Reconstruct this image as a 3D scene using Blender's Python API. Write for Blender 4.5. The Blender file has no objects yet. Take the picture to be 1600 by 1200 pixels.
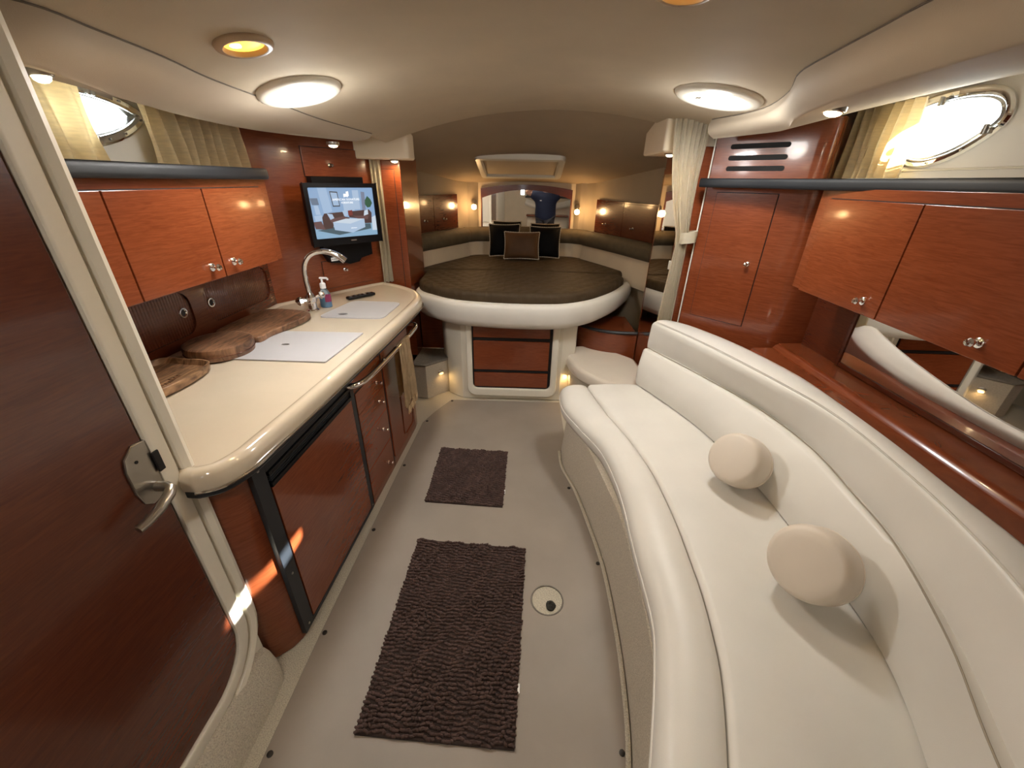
import bpy, bmesh, math, random
from mathutils import Vector, Matrix
random.seed(7)
PI = math.pi
scn = bpy.context.scene
col = scn.collection

# ------------------------------------------------------------------ camera, sky, sun, exposure
F_PX, PITCH, YAW, ROLL = 625.0, 26.9, 1.75, 1.1
CAM = Vector((0, 0, 1.58))
cd = bpy.data.cameras.new('camera'); cam = bpy.data.objects.new('camera', cd); col.objects.link(cam)
cd.sensor_fit = 'HORIZONTAL'; cd.sensor_width = 36; cd.lens = 36*F_PX/1600; cd.clip_start = .05; cd.clip_end = 200
rad = math.radians
cam.matrix_world = Matrix.Translation(CAM) @ (Matrix.Rotation(rad(YAW), 4, 'Z') @ Matrix.Rotation(rad(90-PITCH), 4, 'X') @ Matrix.Rotation(rad(ROLL), 4, 'Z'))
scn.camera = cam
w = bpy.data.worlds.new('sky'); scn.world = w; w.use_nodes = True
bg = w.node_tree.nodes['Background']; bg.inputs[0].default_value = (.93, .97, 1, 1); bg.inputs[1].default_value = 8.0
sd = bpy.data.lights.new('sun', 'SUN'); sun = bpy.data.objects.new('sun', sd); col.objects.link(sun)
sd.energy = 60; sd.angle = rad(.6); sd.color = (1, .95, .88)
sun.rotation_euler = Vector((-2.36, -.88, -1.42)).to_track_quat('-Z', 'Y').to_euler()
vs = scn.view_settings
vs.view_transform = 'Standard'; vs.look = 'None'; vs.gamma = 1; vs.use_curve_mapping = False
vs.exposure = 0.3
LED_W, LED_P, HALO_W, SPOT_W, READ_W = 8.6, 2.6, 1.5, 1.1, 1.9

# ------------------------------------------------------------------ materials
def srgb(r, g, b):
    f = lambda c: (c/255/12.92 if c/255 <= .04045 else ((c/255+.055)/1.055)**2.4)
    return (f(r), f(g), f(b), 1)
MATS = {}
def mat(name, c, rough=.5, metal=0, coat=0, var=.08, vscale=6, bump=0, bscale=200, stretch=(1, 1, 1), emit=0, spec=.5, trans=0, ior=1.45, coat_r=.06, trl=0):
    m = bpy.data.materials.new(name); m.use_nodes = True; nt = m.node_tree; N = nt.nodes; L = nt.links
    p = N['Principled BSDF']
    c = c if len(c) == 4 else (*c, 1)
    p.inputs['Roughness'].default_value = rough; p.inputs['Metallic'].default_value = metal
    p.inputs['Coat Weight'].default_value = coat; p.inputs['Coat Roughness'].default_value = coat_r
    p.inputs['Specular IOR Level'].default_value = spec; p.inputs['Transmission Weight'].default_value = trans; p.inputs['IOR'].default_value = ior
    tc = N.new('ShaderNodeTexCoord'); mp = N.new('ShaderNodeMapping'); mp.inputs['Scale'].default_value = stretch
    L.new(tc.outputs['Object'], mp.inputs['Vector'])
    nz = N.new('ShaderNodeTexNoise'); nz.inputs['Scale'].default_value = vscale; nz.inputs['Detail'].default_value = 5
    L.new(mp.outputs[0], nz.inputs['Vector'])
    cr = N.new('ShaderNodeValToRGB'); cr.color_ramp.elements[0].position = .3; cr.color_ramp.elements[1].position = .7
    cr.color_ramp.elements[0].color = tuple(x*(1-var) for x in c[:3])+(1,); cr.color_ramp.elements[1].color = tuple(min(1, x*(1+var)) for x in c[:3])+(1,)
    L.new(nz.outputs['Fac'], cr.inputs[0]); L.new(cr.outputs[0], p.inputs['Base Color'])
    if emit:
        p.inputs['Emission Color'].default_value = c; p.inputs['Emission Strength'].default_value = emit
    if bump:
        nb = N.new('ShaderNodeTexNoise'); nb.inputs['Scale'].default_value = bscale; nb.inputs['Detail'].default_value = 3
        L.new(mp.outputs[0], nb.inputs['Vector'])
        b = N.new('ShaderNodeBump'); b.inputs['Strength'].default_value = bump; b.inputs['Distance'].default_value = .01
        L.new(nb.outputs['Fac'], b.inputs['Height']); L.new(b.outputs[0], p.inputs['Normal'])
    if trl:
        t = N.new('ShaderNodeBsdfTranslucent'); L.new(cr.outputs[0], t.inputs[0])
        mx = N.new('ShaderNodeMixShader'); mx.inputs[0].default_value = trl
        L.new(p.outputs[0], mx.inputs[1]); L.new(t.outputs[0], mx.inputs[2]); L.new(mx.outputs[0], N['Material Output'].inputs[0])
    MATS[name] = m
    return m
def wood(name, dark, light, rough=.25, coat=.7, zs=60, xs=5, dist=1.2, ysc=None):
    m = bpy.data.materials.new(name); m.use_nodes = True; nt = m.node_tree; N = nt.nodes; L = nt.links; p = N['Principled BSDF']
    p.inputs['Roughness'].default_value = rough; p.inputs['Coat Weight'].default_value = coat; p.inputs['Coat Roughness'].default_value = .07
    tc = N.new('ShaderNodeTexCoord'); mp = N.new('ShaderNodeMapping'); mp.inputs['Scale'].default_value = (xs, ysc or xs, zs)
    L.new(tc.outputs['Object'], mp.inputs['Vector'])
    n1 = N.new('ShaderNodeTexNoise'); n1.inputs['Scale'].default_value = 2.2; n1.inputs['Detail'].default_value = 6; n1.inputs['Distortion'].default_value = dist
    L.new(mp.outputs[0], n1.inputs['Vector'])
    n2 = N.new('ShaderNodeTexNoise'); n2.inputs['Scale'].default_value = 3.5; n2.inputs['Detail'].default_value = 2
    L.new(tc.outputs['Object'], n2.inputs['Vector'])
    mx = N.new('ShaderNodeMath'); mx.operation = 'MULTIPLY_ADD'; mx.inputs[1].default_value = .65
    ml = N.new('ShaderNodeMath'); ml.operation = 'MULTIPLY'; ml.inputs[1].default_value = .35
    L.new(n2.outputs['Fac'], ml.inputs[0]); L.new(n1.outputs['Fac'], mx.inputs[0]); L.new(ml.outputs[0], mx.inputs[2])
    cr = N.new('ShaderNodeValToRGB'); cr.color_ramp.elements[0].position = .36; cr.color_ramp.elements[1].position = .64
    cr.color_ramp.elements[0].color = (*dark[:3], 1); cr.color_ramp.elements[1].color = (*light[:3], 1)
    L.new(mx.outputs[0], cr.inputs[0]); L.new(cr.outputs[0], p.inputs['Base Color'])
    MATS[name] = m
    return m
def ribbed(name, c, axis, freq, rough=.8, strength=.6, var=.1, noise=.0, dist=.004, c2=None):
    m = mat(name, c, rough=rough, var=var, vscale=9); N = m.node_tree.nodes; L = m.node_tree.links; p = N['Principled BSDF']
    tc = N.new('ShaderNodeTexCoord'); wv = N.new('ShaderNodeTexWave'); wv.wave_type = 'BANDS'; wv.bands_direction = axis
    wv.inputs['Scale'].default_value = freq; wv.inputs['Distortion'].default_value = noise; wv.inputs['Detail'].default_value = 2; wv.inputs['Detail Scale'].default_value = 3
    L.new(tc.outputs['Object'], wv.inputs['Vector'])
    b = N.new('ShaderNodeBump'); b.inputs['Strength'].default_value = strength; b.inputs['Distance'].default_value = dist
    L.new(wv.outputs['Fac'], b.inputs['Height']); L.new(b.outputs[0], p.inputs['Normal'])
    return m
def emis(name, c, s):
    m = bpy.data.materials.new(name); m.use_nodes = True; N = m.node_tree.nodes; L = m.node_tree.links
    p = N['Principled BSDF']; p.inputs['Base Color'].default_value = (.02, .02, .02, 1); p.inputs['Emission Color'].default_value = (*c[:3], 1); p.inputs['Emission Strength'].default_value = s
    MATS[name] = m; return m
M = MATS
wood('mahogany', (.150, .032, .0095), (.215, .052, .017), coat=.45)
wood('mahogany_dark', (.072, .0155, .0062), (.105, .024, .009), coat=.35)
wood('acacia', (.028, .011, .006), (.29, .15, .08), rough=.45, coat=.15, zs=5, xs=22, ysc=4, dist=2.0)
wood('acacia_light', (.07, .03, .013), (.46, .27, .14), rough=.4, coat=.2, zs=5, xs=12, ysc=3, dist=3)
mat('gelcoat', (.60, .52, .405), .1, coat=.6, var=.03)
mat('cream_plastic', (.72, .68, .58), .35, var=.02)
mat('cream_vinyl', (.69, .67, .62), .38, var=.03, bump=.05, bscale=500)
mat('vinyl_seam', (.30, .26, .20), .6)
mat('cream_vinyl_warm', (.70, .63, .54), .42, var=.03, bump=.04, bscale=500)
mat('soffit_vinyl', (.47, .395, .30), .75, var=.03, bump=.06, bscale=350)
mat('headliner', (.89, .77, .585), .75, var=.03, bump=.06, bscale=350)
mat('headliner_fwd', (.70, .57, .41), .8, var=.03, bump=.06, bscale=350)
mat('wall_vinyl', (.60, .50, .36), .7, var=.04, bump=.05, bscale=300)
mat('hull_liner', (.74, .71, .66), .5, var=.02)
mat('carpet', (.56, .51, .41), .95, var=.22, vscale=260, bump=.8, bscale=260)
mat('carpet_fine', (.55, .50, .41), .95, var=.16, vscale=120, bump=.5, bscale=200, stretch=(1, 1, 2.5))
mat('carpet_grey', (.20, .18, .155), .95, var=.15, vscale=60, bump=.3, bscale=400)
mat('floor_vinyl', (.27, .228, .192), .5, var=.10, vscale=3, bump=.05, bscale=500)
mat('snap_dark', (.03, .026, .022), .4, metal=.5)
mat('steel', (.75, .74, .72), .12, metal=1, var=.02)
mat('chrome', (.85, .85, .86), .05, metal=1, var=.01)
mat('satin_steel', (.42, .40, .36), .3, metal=1, var=.03)
mat('mirror', (.9, .89, .87), .015, metal=1, var=.0)
mat('black_plastic', (.005, .0055, .007), .25, spec=.3, var=.05)
mat('black_satin', (.014, .017, .022), .38, var=.05)
mat('shelf_black', (.009, .0105, .013), .5, var=.06)
mat('slot_black', (.004, .003, .003), .7)
mat('seam_black', (.012, .004, .002), .7)
mat('seam_welt', (.16, .13, .10), .8)
mat('lid_grey', (.44, .435, .45), .42, var=.02, bump=.03, bscale=900)
mat('lid_hole', (.03, .025, .02), .6)
mat('rug_pile', (.072, .042, .036), .95, var=.25, vscale=25)
mat('rug_base', (.03, .018, .015), .95)
mat('white_plastic', (.82, .82, .82), .35, var=.01)
mat('towel_cloth', (.62, .47, .29), .95, var=.12, vscale=30, bump=.35, bscale=300)
mat('curtain_gold', (.86, .72, .47), .85, var=.08, vscale=25, stretch=(1, 1, 6), bump=.08, bscale=60, trl=.12)
mat('curtain_cream', (.74, .68, .54), .8, var=.04, vscale=20, bump=.05, bscale=120, trl=.15)
mat('pillow_black', (.003, .0028, .0028), .7, var=.3, spec=.12)
mat('pillow_brown', (.085, .042, .018), .6, spec=.25, var=.15, vscale=8)
mat('trim_cord', (.45, .40, .32), .7)
mat('bolster_olive', (.085, .064, .036), .75, var=.15, vscale=18, bump=.1, bscale=120)
mat('smoked_acrylic', (.12, .12, .12), .12, var=.03)
mat('skin', (.55, .31, .22), .5, var=.05)
mat('polo', (.012, .02, .055), .8, var=.1)
mat('trousers', (.05, .05, .06), .85)
mat('hair', (.04, .025, .015), .7)
mat('phone_body', (.02, .02, .022), .2)
mat('soap_body', (.55, .75, .9), .08, trans=.85, ior=1.4, var=.0)
mat('soap_liquid', (.12, .42, .85), .2, trans=.3, ior=1.33, var=.02)
mat('soap_label', (.22, .03, .09), .4)
mat('mould_dark', (.025, .025, .02), .9, var=.5, vscale=80)
def glass(name):
    m = bpy.data.materials.new(name); m.use_nodes = True; N = m.node_tree.nodes; L = m.node_tree.links
    for n in list(N):
        if n.type != 'OUTPUT_MATERIAL': N.remove(n)
    t = N.new('ShaderNodeBsdfTransparent'); t.inputs[0].default_value = (.93, .96, .97, 1)
    g = N.new('ShaderNodeBsdfGlossy'); g.inputs['Roughness'].default_value = .02
    x = N.new('ShaderNodeMixShader'); x.inputs[0].default_value = .06
    L.new(t.outputs[0], x.inputs[1]); L.new(g.outputs[0], x.inputs[2]); L.new(x.outputs[0], N['Material Output'].inputs[0])
    MATS[name] = m
glass('pane')
emis('led_lens', (1, .98, .94), 9)
emis('halogen_lens', (1, .50, .07), 2.2)
emis('halogen_hot', (1, .86, .55), 6)
mat('bronze_rim', (.40, .28, .17), .4, var=.03)
emis('spot_lens', (1, .80, .48), 9)
emis('read_lens', (1, .66, .30), 9)
emis('courtesy_lens', (1, .62, .22), 3)
# quilt: crossing waves as fine relief
def quilt():
    m = mat('quilt', (.062, .042, .023), .6, var=.14, vscale=10); N = m.node_tree.nodes; L = m.node_tree.links; p = N['Principled BSDF']
    p.inputs['Specular IOR Level'].default_value = .2
    tc = N.new('ShaderNodeTexCoord'); outs = []
    for a in (38, -38):
        mp = N.new('ShaderNodeMapping'); mp.inputs['Rotation'].default_value = (0, 0, rad(a)); L.new(tc.outputs['Object'], mp.inputs[0])
        wv = N.new('ShaderNodeTexWave'); wv.bands_direction = 'X'; wv.inputs['Scale'].default_value = 3.6; wv.inputs['Distortion'].default_value = 2.5; wv.inputs['Detail Scale'].default_value = 2
        L.new(mp.outputs[0], wv.inputs[0]); outs.append(wv)
    mx = N.new('ShaderNodeMath'); mx.operation = 'MINIMUM'; L.new(outs[0].outputs['Fac'], mx.inputs[0]); L.new(outs[1].outputs['Fac'], mx.inputs[1])
    nz = N.new('ShaderNodeTexNoise'); nz.inputs['Scale'].default_value = 30; L.new(tc.outputs['Object'], nz.inputs[0])
    ad = N.new('ShaderNodeMath'); ad.operation = 'MULTIPLY_ADD'; ad.inputs[1].default_value = .6; L.new(nz.outputs['Fac'], ad.inputs[0]); L.new(mx.outputs[0], ad.inputs[2])
    b = N.new('ShaderNodeBump'); b.inputs['Strength'].default_value = .28; b.inputs['Distance'].default_value = .02
    L.new(ad.outputs[0], b.inputs['Height']); L.new(b.outputs[0], p.inputs['Normal'])
quilt()

# ------------------------------------------------------------------ mesh helpers
def V(*a): return Vector(a)
def rootloc(p):
    v = Vector((0, 0, 0))
    while p is not None:
        v = v + p.location; p = p.parent
    return v
def obj(name, bm, m, parent=None, smooth=35, at=None):
    bm.normal_update()
    bmesh.ops.recalc_face_normals(bm, faces=bm.faces[:])
    base = rootloc(parent) if parent else (Vector(at) if at else Vector((0, 0, 0)))
    bmesh.ops.translate(bm, verts=bm.verts[:], vec=-base)
    me = bpy.data.meshes.new(name); bm.to_mesh(me); bm.free()
    mm = m if isinstance(m, (list, tuple)) else [m]
    for x in mm: me.materials.append(MATS[x])
    if smooth:
        me.polygons.foreach_set('use_smooth', [True]*len(me.polygons)); me.set_sharp_from_angle(angle=rad(smooth))
    o = bpy.data.objects.new(name, me); col.objects.link(o)
    if smooth:
        wn = o.modifiers.new('weighted_normals', 'WEIGHTED_NORMAL'); wn.keep_sharp = True; wn.weight = 80
    if parent: o.parent = parent
    else: o.location = base
    return o
def thing(name, label, cat, loc=(0, 0, 0), group=None):
    o = bpy.data.objects.new(name, None); col.objects.link(o); o.location = loc; o.empty_display_size = .05
    o['label'] = label; o['category'] = cat
    if group: o['group'] = group
    return o
def tag(o, label, cat, group=None):
    o['label'] = label; o['category'] = cat
    if group: o['group'] = group
    return o
def struct(o, label=None):
    o['kind'] = 'structure'
    if label: o['label'] = label
    return o
def BM(): return bmesh.new()
def box(bm, c, s, bev=0, rot=None, seg=2):
    r = bmesh.ops.create_cube(bm, size=1); vs_ = r['verts']
    bmesh.ops.scale(bm, vec=s, verts=vs_)
    if bev:
        es = list({e for v in vs_ for e in v.link_edges})
        rb = bmesh.ops.bevel(bm, geom=es, offset=bev, segments=seg, affect='EDGES', profile=.5)
        vs_ = list({v for f in rb['faces'] for v in f.verts} | {v for v in vs_ if v.is_valid})
    if rot is not None: bmesh.ops.rotate(bm, verts=vs_, cent=(0, 0, 0), matrix=rot)
    bmesh.ops.translate(bm, verts=vs_, vec=c)
    return vs_
def bxr(bm, x0, x1, y0, y1, z0, z1, bev=0, seg=2):
    return box(bm, V((x0+x1)/2, (y0+y1)/2, (z0+z1)/2), V(abs(x1-x0), abs(y1-y0), abs(z1-z0)), bev, None, seg)
def loft(bm, rings, closed=True, cap0=False, cap1=False):
    vr = [[bm.verts.new(p) for p in r] for r in rings]
    n = len(rings[0])
    for a, b in zip(vr[:-1], vr[1:]):
        for i in range(n if closed else n-1):
            j = (i+1) % n
            try: bm.faces.new((a[i], a[j], b[j], b[i]))
            except ValueError: pass
    if cap0: bm.faces.new(vr[0])
    if cap1: bm.faces.new(vr[-1][::-1])
    return vr
def tube(bm, pts, r, seg=10, cap=True, flat=None):
    pts = [Vector(p) for p in pts]; rings = []
    up = None
    for i, p in enumerate(pts):
        d = (pts[min(i+1, len(pts)-1)]-pts[max(i-1, 0)]).normalized()
        if up is None:
            up = d.orthogonal().normalized()
        up = (up - d*up.dot(d)); up.normalize()
        s = d.cross(up)
        rr = r[i] if isinstance(r, (list, tuple)) else r
        rings.append([p + up*(rr*math.cos(a)) + s*(rr*math.sin(a)) for a in [2*PI*k/seg for k in range(seg)]])
    loft(bm, rings, True, cap, cap)
def lathe(bm, prof, c, axis=(0, 0, 1), seg=24):
    ax = Vector(axis).normalized(); u = ax.orthogonal().normalized(); v = ax.cross(u); c = Vector(c)
    rings = [[c + ax*h + (u*math.cos(a)+v*math.sin(a))*max(r, .0002) for a in [2*PI*k/seg for k in range(seg)]] for r, h in prof]
    loft(bm, rings, True, True, True)
def cat_(pts, n=8, closed=False):
    """smooth Catmull-Rom resample"""
    P = [Vector(p) for p in pts]; out = []; m = len(P)
    for i in range(m if closed else m-1):
        g = (lambda k: P[k % m]) if closed else (lambda k: P[max(0, min(m-1, k))])
        a, b, c, d = g(i-1), g(i), g(i+1), g(i+2)
        for k in range(n):
            t = k/n
            out.append(.5*((2*b)+(c-a)*t+(2*a-5*b+4*c-d)*t*t+(3*b-a-3*c+d)*t**3))
    if not closed: out.append(P[-1].copy())
    return out
def inset(poly, d):
    """offset a closed counter-clockwise or clockwise plan polygon inwards by d"""
    n = len(poly); A = sum(poly[i][0]*poly[(i+1) % n][1]-poly[(i+1) % n][0]*poly[i][1] for i in range(n)); sg = 1 if A > 0 else -1
    out = []
    for i in range(n):
        p0, p1, p2 = Vector(poly[i-1][:2]), Vector(poly[i][:2]), Vector(poly[(i+1) % n][:2])
        e1 = (p1-p0).normalized(); e2 = (p2-p1).normalized()
        n1 = Vector((-e1.y, e1.x))*sg; n2 = Vector((-e2.y, e2.x))*sg
        b = (n1+n2); b = b.normalized() if b.length > 1e-6 else n1
        k = d/max(.35, b.dot(n1))
        out.append((p1.x+b.x*k, p1.y+b.y*k))
    return out
def prism(bm, poly, prof):
    """plan polygon lofted through (inset, z) steps, capped"""
    rings = []
    for d, z in prof:
        q = inset(poly, d) if abs(d) > 1e-9 else poly
        rings.append([V(p[0], p[1], z) for p in q])
    loft(bm, rings, True, True, True)
def holed(bm, outer, holes, to3, depth):
    """flat plate with holes: outer/holes 2D loops, to3(u,v,d)->Vector"""
    for d in (0, depth):
        es = []
        for lp in [outer]+holes:
            vv = [bm.verts.new(to3(u, v, d)) for u, v in lp]
            es += [bm.edges.new((vv[i], vv[(i+1) % len(vv)])) for i in range(len(vv))]
        bmesh.ops.triangle_fill(bm, edges=es, use_beauty=True)
    for lp in [outer]+holes:
        loft(bm, [[to3(u, v, 0) for u, v in lp], [to3(u, v, depth) for u, v in lp]])
    bmesh.ops.remove_doubles(bm, verts=bm.verts[:], dist=1e-5)
def rrect(a0, a1, b0, b1, r, seg=6):
    out = []
    for cx, cy, s in ((a1-r, b1-r, 0), (a0+r, b1-r, 1), (a0+r, b0+r, 2), (a1-r, b0+r, 3)):
        for k in range(seg+1):
            a = PI/2*(s+k/seg); out.append((cx+r*math.cos(a), cy+r*math.sin(a)))
    return out
class Fr:
    """vertical face frame: from plan point A towards B; outwards normal to the right of A->B"""
    def __init__(s, A, B, z=0):
        s.A = V(A[0], A[1], z); d = V(B[0]-A[0], B[1]-A[1], 0); s.L = d.length; s.d = d.normalized(); s.n = V(s.d.y, -s.d.x, 0); s.up = V(0, 0, 1)
    def p(s, a, z, o=0): return s.A + s.d*a + s.up*z + s.n*o
    def box(s, bm, a0, a1, z0, z1, o0, o1, bev=0):
        rot = Matrix((s.d, -s.n, s.up)).transposed()
        return box(bm, s.p((a0+a1)/2, (z0+z1)/2, (o0+o1)/2), V(abs(a1-a0), abs(o1-o0), abs(z1-z0)), bev, rot)
    def plate(s, bm, loop, o0, o1, bev=0):
        rings = [[s.p(a, z, o0) for a, z in loop]]
        if bev:
            rings.append([s.p(a, z, o1-bev) for a, z in loop]); rings.append([s.p(a, z, o1) for a, z in inset(loop, bev)])
        else: rings.append([s.p(a, z, o1) for a, z in loop])
        loft(bm, rings, True, True, True)
def knob(fr, a, z, o, parent, r=.016, name='knob'):
    bm = BM()
    lathe(bm, [(0, 0), (r, 0), (r, .003), (r*.8, .006), (r*.35, .008), (r*.35, .016), (r*.75, .02), (r*.85, .026), (r*.6, .032), (0, .034)], fr.p(a, z, o), fr.n, 14)
    k = obj(name, bm, 'chrome', parent); return k
def area(name, loc, size, power, color, direction=(0, 0, -1), parent=None, spread=PI):
    l = bpy.data.lights.new(name, 'AREA'); l.shape = 'DISK'; l.size = size; l.energy = power; l.color = color; l.spread = spread
    o = bpy.data.objects.new(name, l); col.objects.link(o)
    o.rotation_euler = Vector(direction).to_track_quat('-Z', 'Y').to_euler()
    if parent: o.parent = parent; o.location = Vector(loc)-rootloc(parent)
    else: o.location = loc
    return o
def lerp(a, b, t): return a+(b-a)*t
def interp(pts, y):
    """x at y along a list of (x, y), y increasing or decreasing, clamped; monotone cubic-ish via dense Catmull-Rom"""
    P = pts if pts[0][1] < pts[-1][1] else pts[::-1]
    if y <= P[0][1]: return P[0][0]
    if y >= P[-1][1]: return P[-1][0]
    for i in range(len(P)-1):
        if P[i][1] <= y <= P[i+1][1]:
            h = P[i+1][1]-P[i][1]; t = (y-P[i][1])/h
            def sl(k):
                if k <= 0: return (P[1][0]-P[0][0])/(P[1][1]-P[0][1])
                if k >= len(P)-1: return (P[-1][0]-P[-2][0])/(P[-1][1]-P[-2][1])
                return (P[k+1][0]-P[k-1][0])/(P[k+1][1]-P[k-1][1])
            m0, m1 = sl(i)*h, sl(i+1)*h
            return (2*t**3-3*t*t+1)*P[i][0]+(t**3-2*t*t+t)*m0+(-2*t**3+3*t*t)*P[i+1][0]+(t**3-t*t)*m1

# ------------------------------------------------------------------ the setting
def ceilz(x, y):
    t = max(0, y)/2.75
    return 1.93+.015*t-(.07+.07*t)*((x-.15*t)/.9)**2
L_TOP = [(-.91, -1.7), (-.91, .6), (-.895, .78), (-.866, .885), (-.868, .976), (-.872, 1.148), (-.888, 1.333), (-.883, 1.671), (-.878, 1.946), (-.835, 2.44)]
L_LOW = [(-.91, -1.7), (-.91, .6), (-.905, .78), (-.91, .90), (-.963, 1.02), (-1.047, 1.22), (-1.14, 1.58), (-1.15, 1.96), (-1.03, 2.25), (-.92, 2.44)]
R_TOP = [(.71, -1.7), (.71, .8), (.71, .989), (.72, 1.072), (.743, 1.295), (.768, 1.467), (.84, 1.632), (.89, 1.858), (.886, 2.054), (.854, 2.275)]
R_LOW = [(.735, -1.7), (.735, .8), (.75, 1.05), (.78, 1.3), (.86, 1.6), (1.0, 1.93), (.95, 2.13), (.875, 2.30)]

bm = BM(); bxr(bm, -1.75, 1.75, -1.75, 4.8, -.08, 0)
struct(obj('floor', bm, 'carpet'), 'cream looped carpet on the cabin sole')
bm = BM(); bxr(bm, -1.75, 1.75, -1.75, 4.8, 2.06, 2.14)
struct(obj('roof_light_block', bm, 'hull_liner'), 'unseen cream deck slab put over the cabin to block daylight')  # unseen deck slab, put in so no outside light leaks past the ceilings

# main headliner with its rounded forward lip
bm = BM()
ys = [-1.7, -1, -.4, 0]+[.1*k for k in range(1, 28)]+[2.74, 2.765, 2.77]
rows = []
for y in ys:
    xl = interp(L_TOP, y)-.012 if y <= 2.44 else -.86; xr = interp(R_TOP, y)+.01 if y <= 2.3 else .93
    dz = {2.765: .006, 2.77: .03}.get(y, 0)
    rows.append([V(lerp(xl, xr, k/28), y, ceilz(lerp(xl, xr, k/28), y)+dz) for k in range(29)])
loft(bm, rows, False)
bmesh.ops.solidify(bm, geom=bm.faces[:], thickness=-.012)
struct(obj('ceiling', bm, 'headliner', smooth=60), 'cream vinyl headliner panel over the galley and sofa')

def soffit(name, top, low, wx, wz, y0, y1, sgn, label):
    bm = BM(); rows = []; n = 60
    for i in range(n+1):
        y = lerp(y0, y1, i/n); xt, xl = interp(top, y), interp(low, y); zt = ceilz(xt, y); zl = 1.755 if sgn < 0 else 1.782
        r = [V(xt-sgn*.0, y, zt+.01), V(xt, y, zt-.004)]
        for k in range(1, 8):
            t = k/8; b = math.sin(t*PI)*.018
            r.append(V(lerp(xt, xl, t)-sgn*b, y, lerp(zt, zl, t)-b*.4))
        r += [V(xl, y, zl+.002), V(xl+sgn*.006, y, zl-.003), V(xl+sgn*.014, y, zl-.002), V(lerp(xl, wx, .5), y, lerp(zl, wz, .5)), V(wx, y, wz)]
        rows.append(r)
    loft(bm, rows, False)
    # closed forward end
    e = rows[-1]; vv = [bm.verts.new(p) for p in e]+[bm.verts.new(V(wx, y1, 2.0)), bm.verts.new(V(e[0].x, y1, 2.0))]
    bm.faces.new(vv)
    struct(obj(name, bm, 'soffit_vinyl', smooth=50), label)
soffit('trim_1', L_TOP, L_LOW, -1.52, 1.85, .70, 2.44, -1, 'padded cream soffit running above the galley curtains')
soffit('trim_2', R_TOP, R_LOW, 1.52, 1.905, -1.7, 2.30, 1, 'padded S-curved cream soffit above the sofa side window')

for nm, cv, sg, y1, lb in (('trim_6', L_TOP, -1, 2.43, 'dark welt between the headliner and the galley soffit'), ('trim_7', R_TOP, 1, 2.29, 'dark welt between the headliner and the S-curved soffit')):
    bm = BM(); tube(bm, [V(interp(cv, y), y, ceilz(interp(cv, y), y)-.002) for y in [lerp(.84 if sg < 0 else .3, y1, k/60) for k in range(61)]], .0022, 6); struct(obj(nm, bm, 'seam_welt'), lb)
# hull sides with porthole openings
PORT_L = cat_([(1.80, 1.778), (1.74, 1.815), (1.62, 1.838), (1.47, 1.842), (1.36, 1.82), (1.33, 1.75), (1.37, 1.685), (1.50, 1.66), (1.63, 1.682), (1.74, 1.725)], 5, True)
PORT_R = cat_([(1.575, 1.79), (1.60, 1.852), (1.68, 1.886), (1.82, 1.893), (1.96, 1.870), (2.02, 1.79), (1.98, 1.70), (1.86, 1.657), (1.73, 1.677), (1.62, 1.735)], 5, True)
PORT_L = [(p.x, p.y) for p in [Vector((q[0], q[1])) for q in PORT_L]]; PORT_R = [(q[0], q[1]) for q in PORT_R]
bm = BM(); holed(bm, [(-1.75, -.02), (4.78, -.02), (4.78, 2.06), (-1.75, 2.06)], [inset(PORT_L, .02)], lambda u, v, d: V(-1.52-d, u, v), .05)
struct(obj('wall_left', bm, 'hull_liner', smooth=0), 'white hull liner behind the galley curtains')
bm = BM(); holed(bm, [(-1.75, -.02), (4.78, -.02), (4.78, 2.06), (-1.75, 2.06)], [inset(PORT_R, .02)], lambda u, v, d: V(1.52+d, u, v), .05)
struct(obj('wall_right', bm, 'hull_liner', smooth=0), 'cream hull liner around the sofa side porthole')
bm = BM(); tube(bm, [V(1.517, y, 1.645) for y in (-1.6, 0, 1.2, 2.3)], .004, 6)
struct(obj('trim_3', bm, 'cream_plastic'), 'thin cream bead on the hull liner below the sofa side porthole')

def porthole(name, loop, X, sgn, label, tip):
    bm = BM(); rings = []
    for d, o in ((-.006, 0), (-.006, .008), (.002, .014), (.014, .012), (.022, .004), (.022, -.05)):
        rings.append([V(X-sgn*o, u, v) for u, v in inset(loop, d)])
    loft(bm, rings)
    root = thing(name, label, 'porthole', (X, 1.7, 1.7)); root['kind'] = 'structure'; del root['category']
    obj('frame', bm, 'chrome', root)
    bm = BM(); g = inset(loop, .020); loft(bm, [[V(X+sgn*.02, u, v) for u, v in g], [V(X+sgn*.026, u, v) for u, v in g]], True, True, True)
    obj('pane', bm, 'pane', root, smooth=0)
    bm = BM(); g = inset(loop, .030); gg = inset(loop, .036)
    loft(bm, [[V(X-sgn*.002, u, v) for u, v in inset(loop, .024)], [V(X-sgn*.010, u, v) for u, v in g], [V(X+sgn*.01, u, v) for u, v in gg]])
    obj('gasket', bm, 'satin_steel', root)
    for (u, v) in tip[0]:
        bm = BM(); box(bm, V(X-sgn*.018, u, v), V(.016, .03, .02), .004); box(bm, V(X-sgn*.026, u, v+.004), V(.012, .012, .03), .003); obj('latch', bm, 'satin_steel', root)
    for (u, v) in tip[1]:
        bm = BM(); lathe(bm, [(0, 0), (.004, .0), (.004, .002), (0, .003)], V(X-sgn*.015, u, v), (-sgn, 0, 0), 8); obj('screw', bm, 'satin_steel', root)
    for (u, v) in tip[2]:
        bm = BM(); lathe(bm, [(0, 0), (.011, 0), (.011, .008), (.008, .012), (0, .013)], V(X+sgn*.018, u, v), (-sgn, 0, 0), 12); obj('vent_plug', bm, 'black_satin', root)
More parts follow.
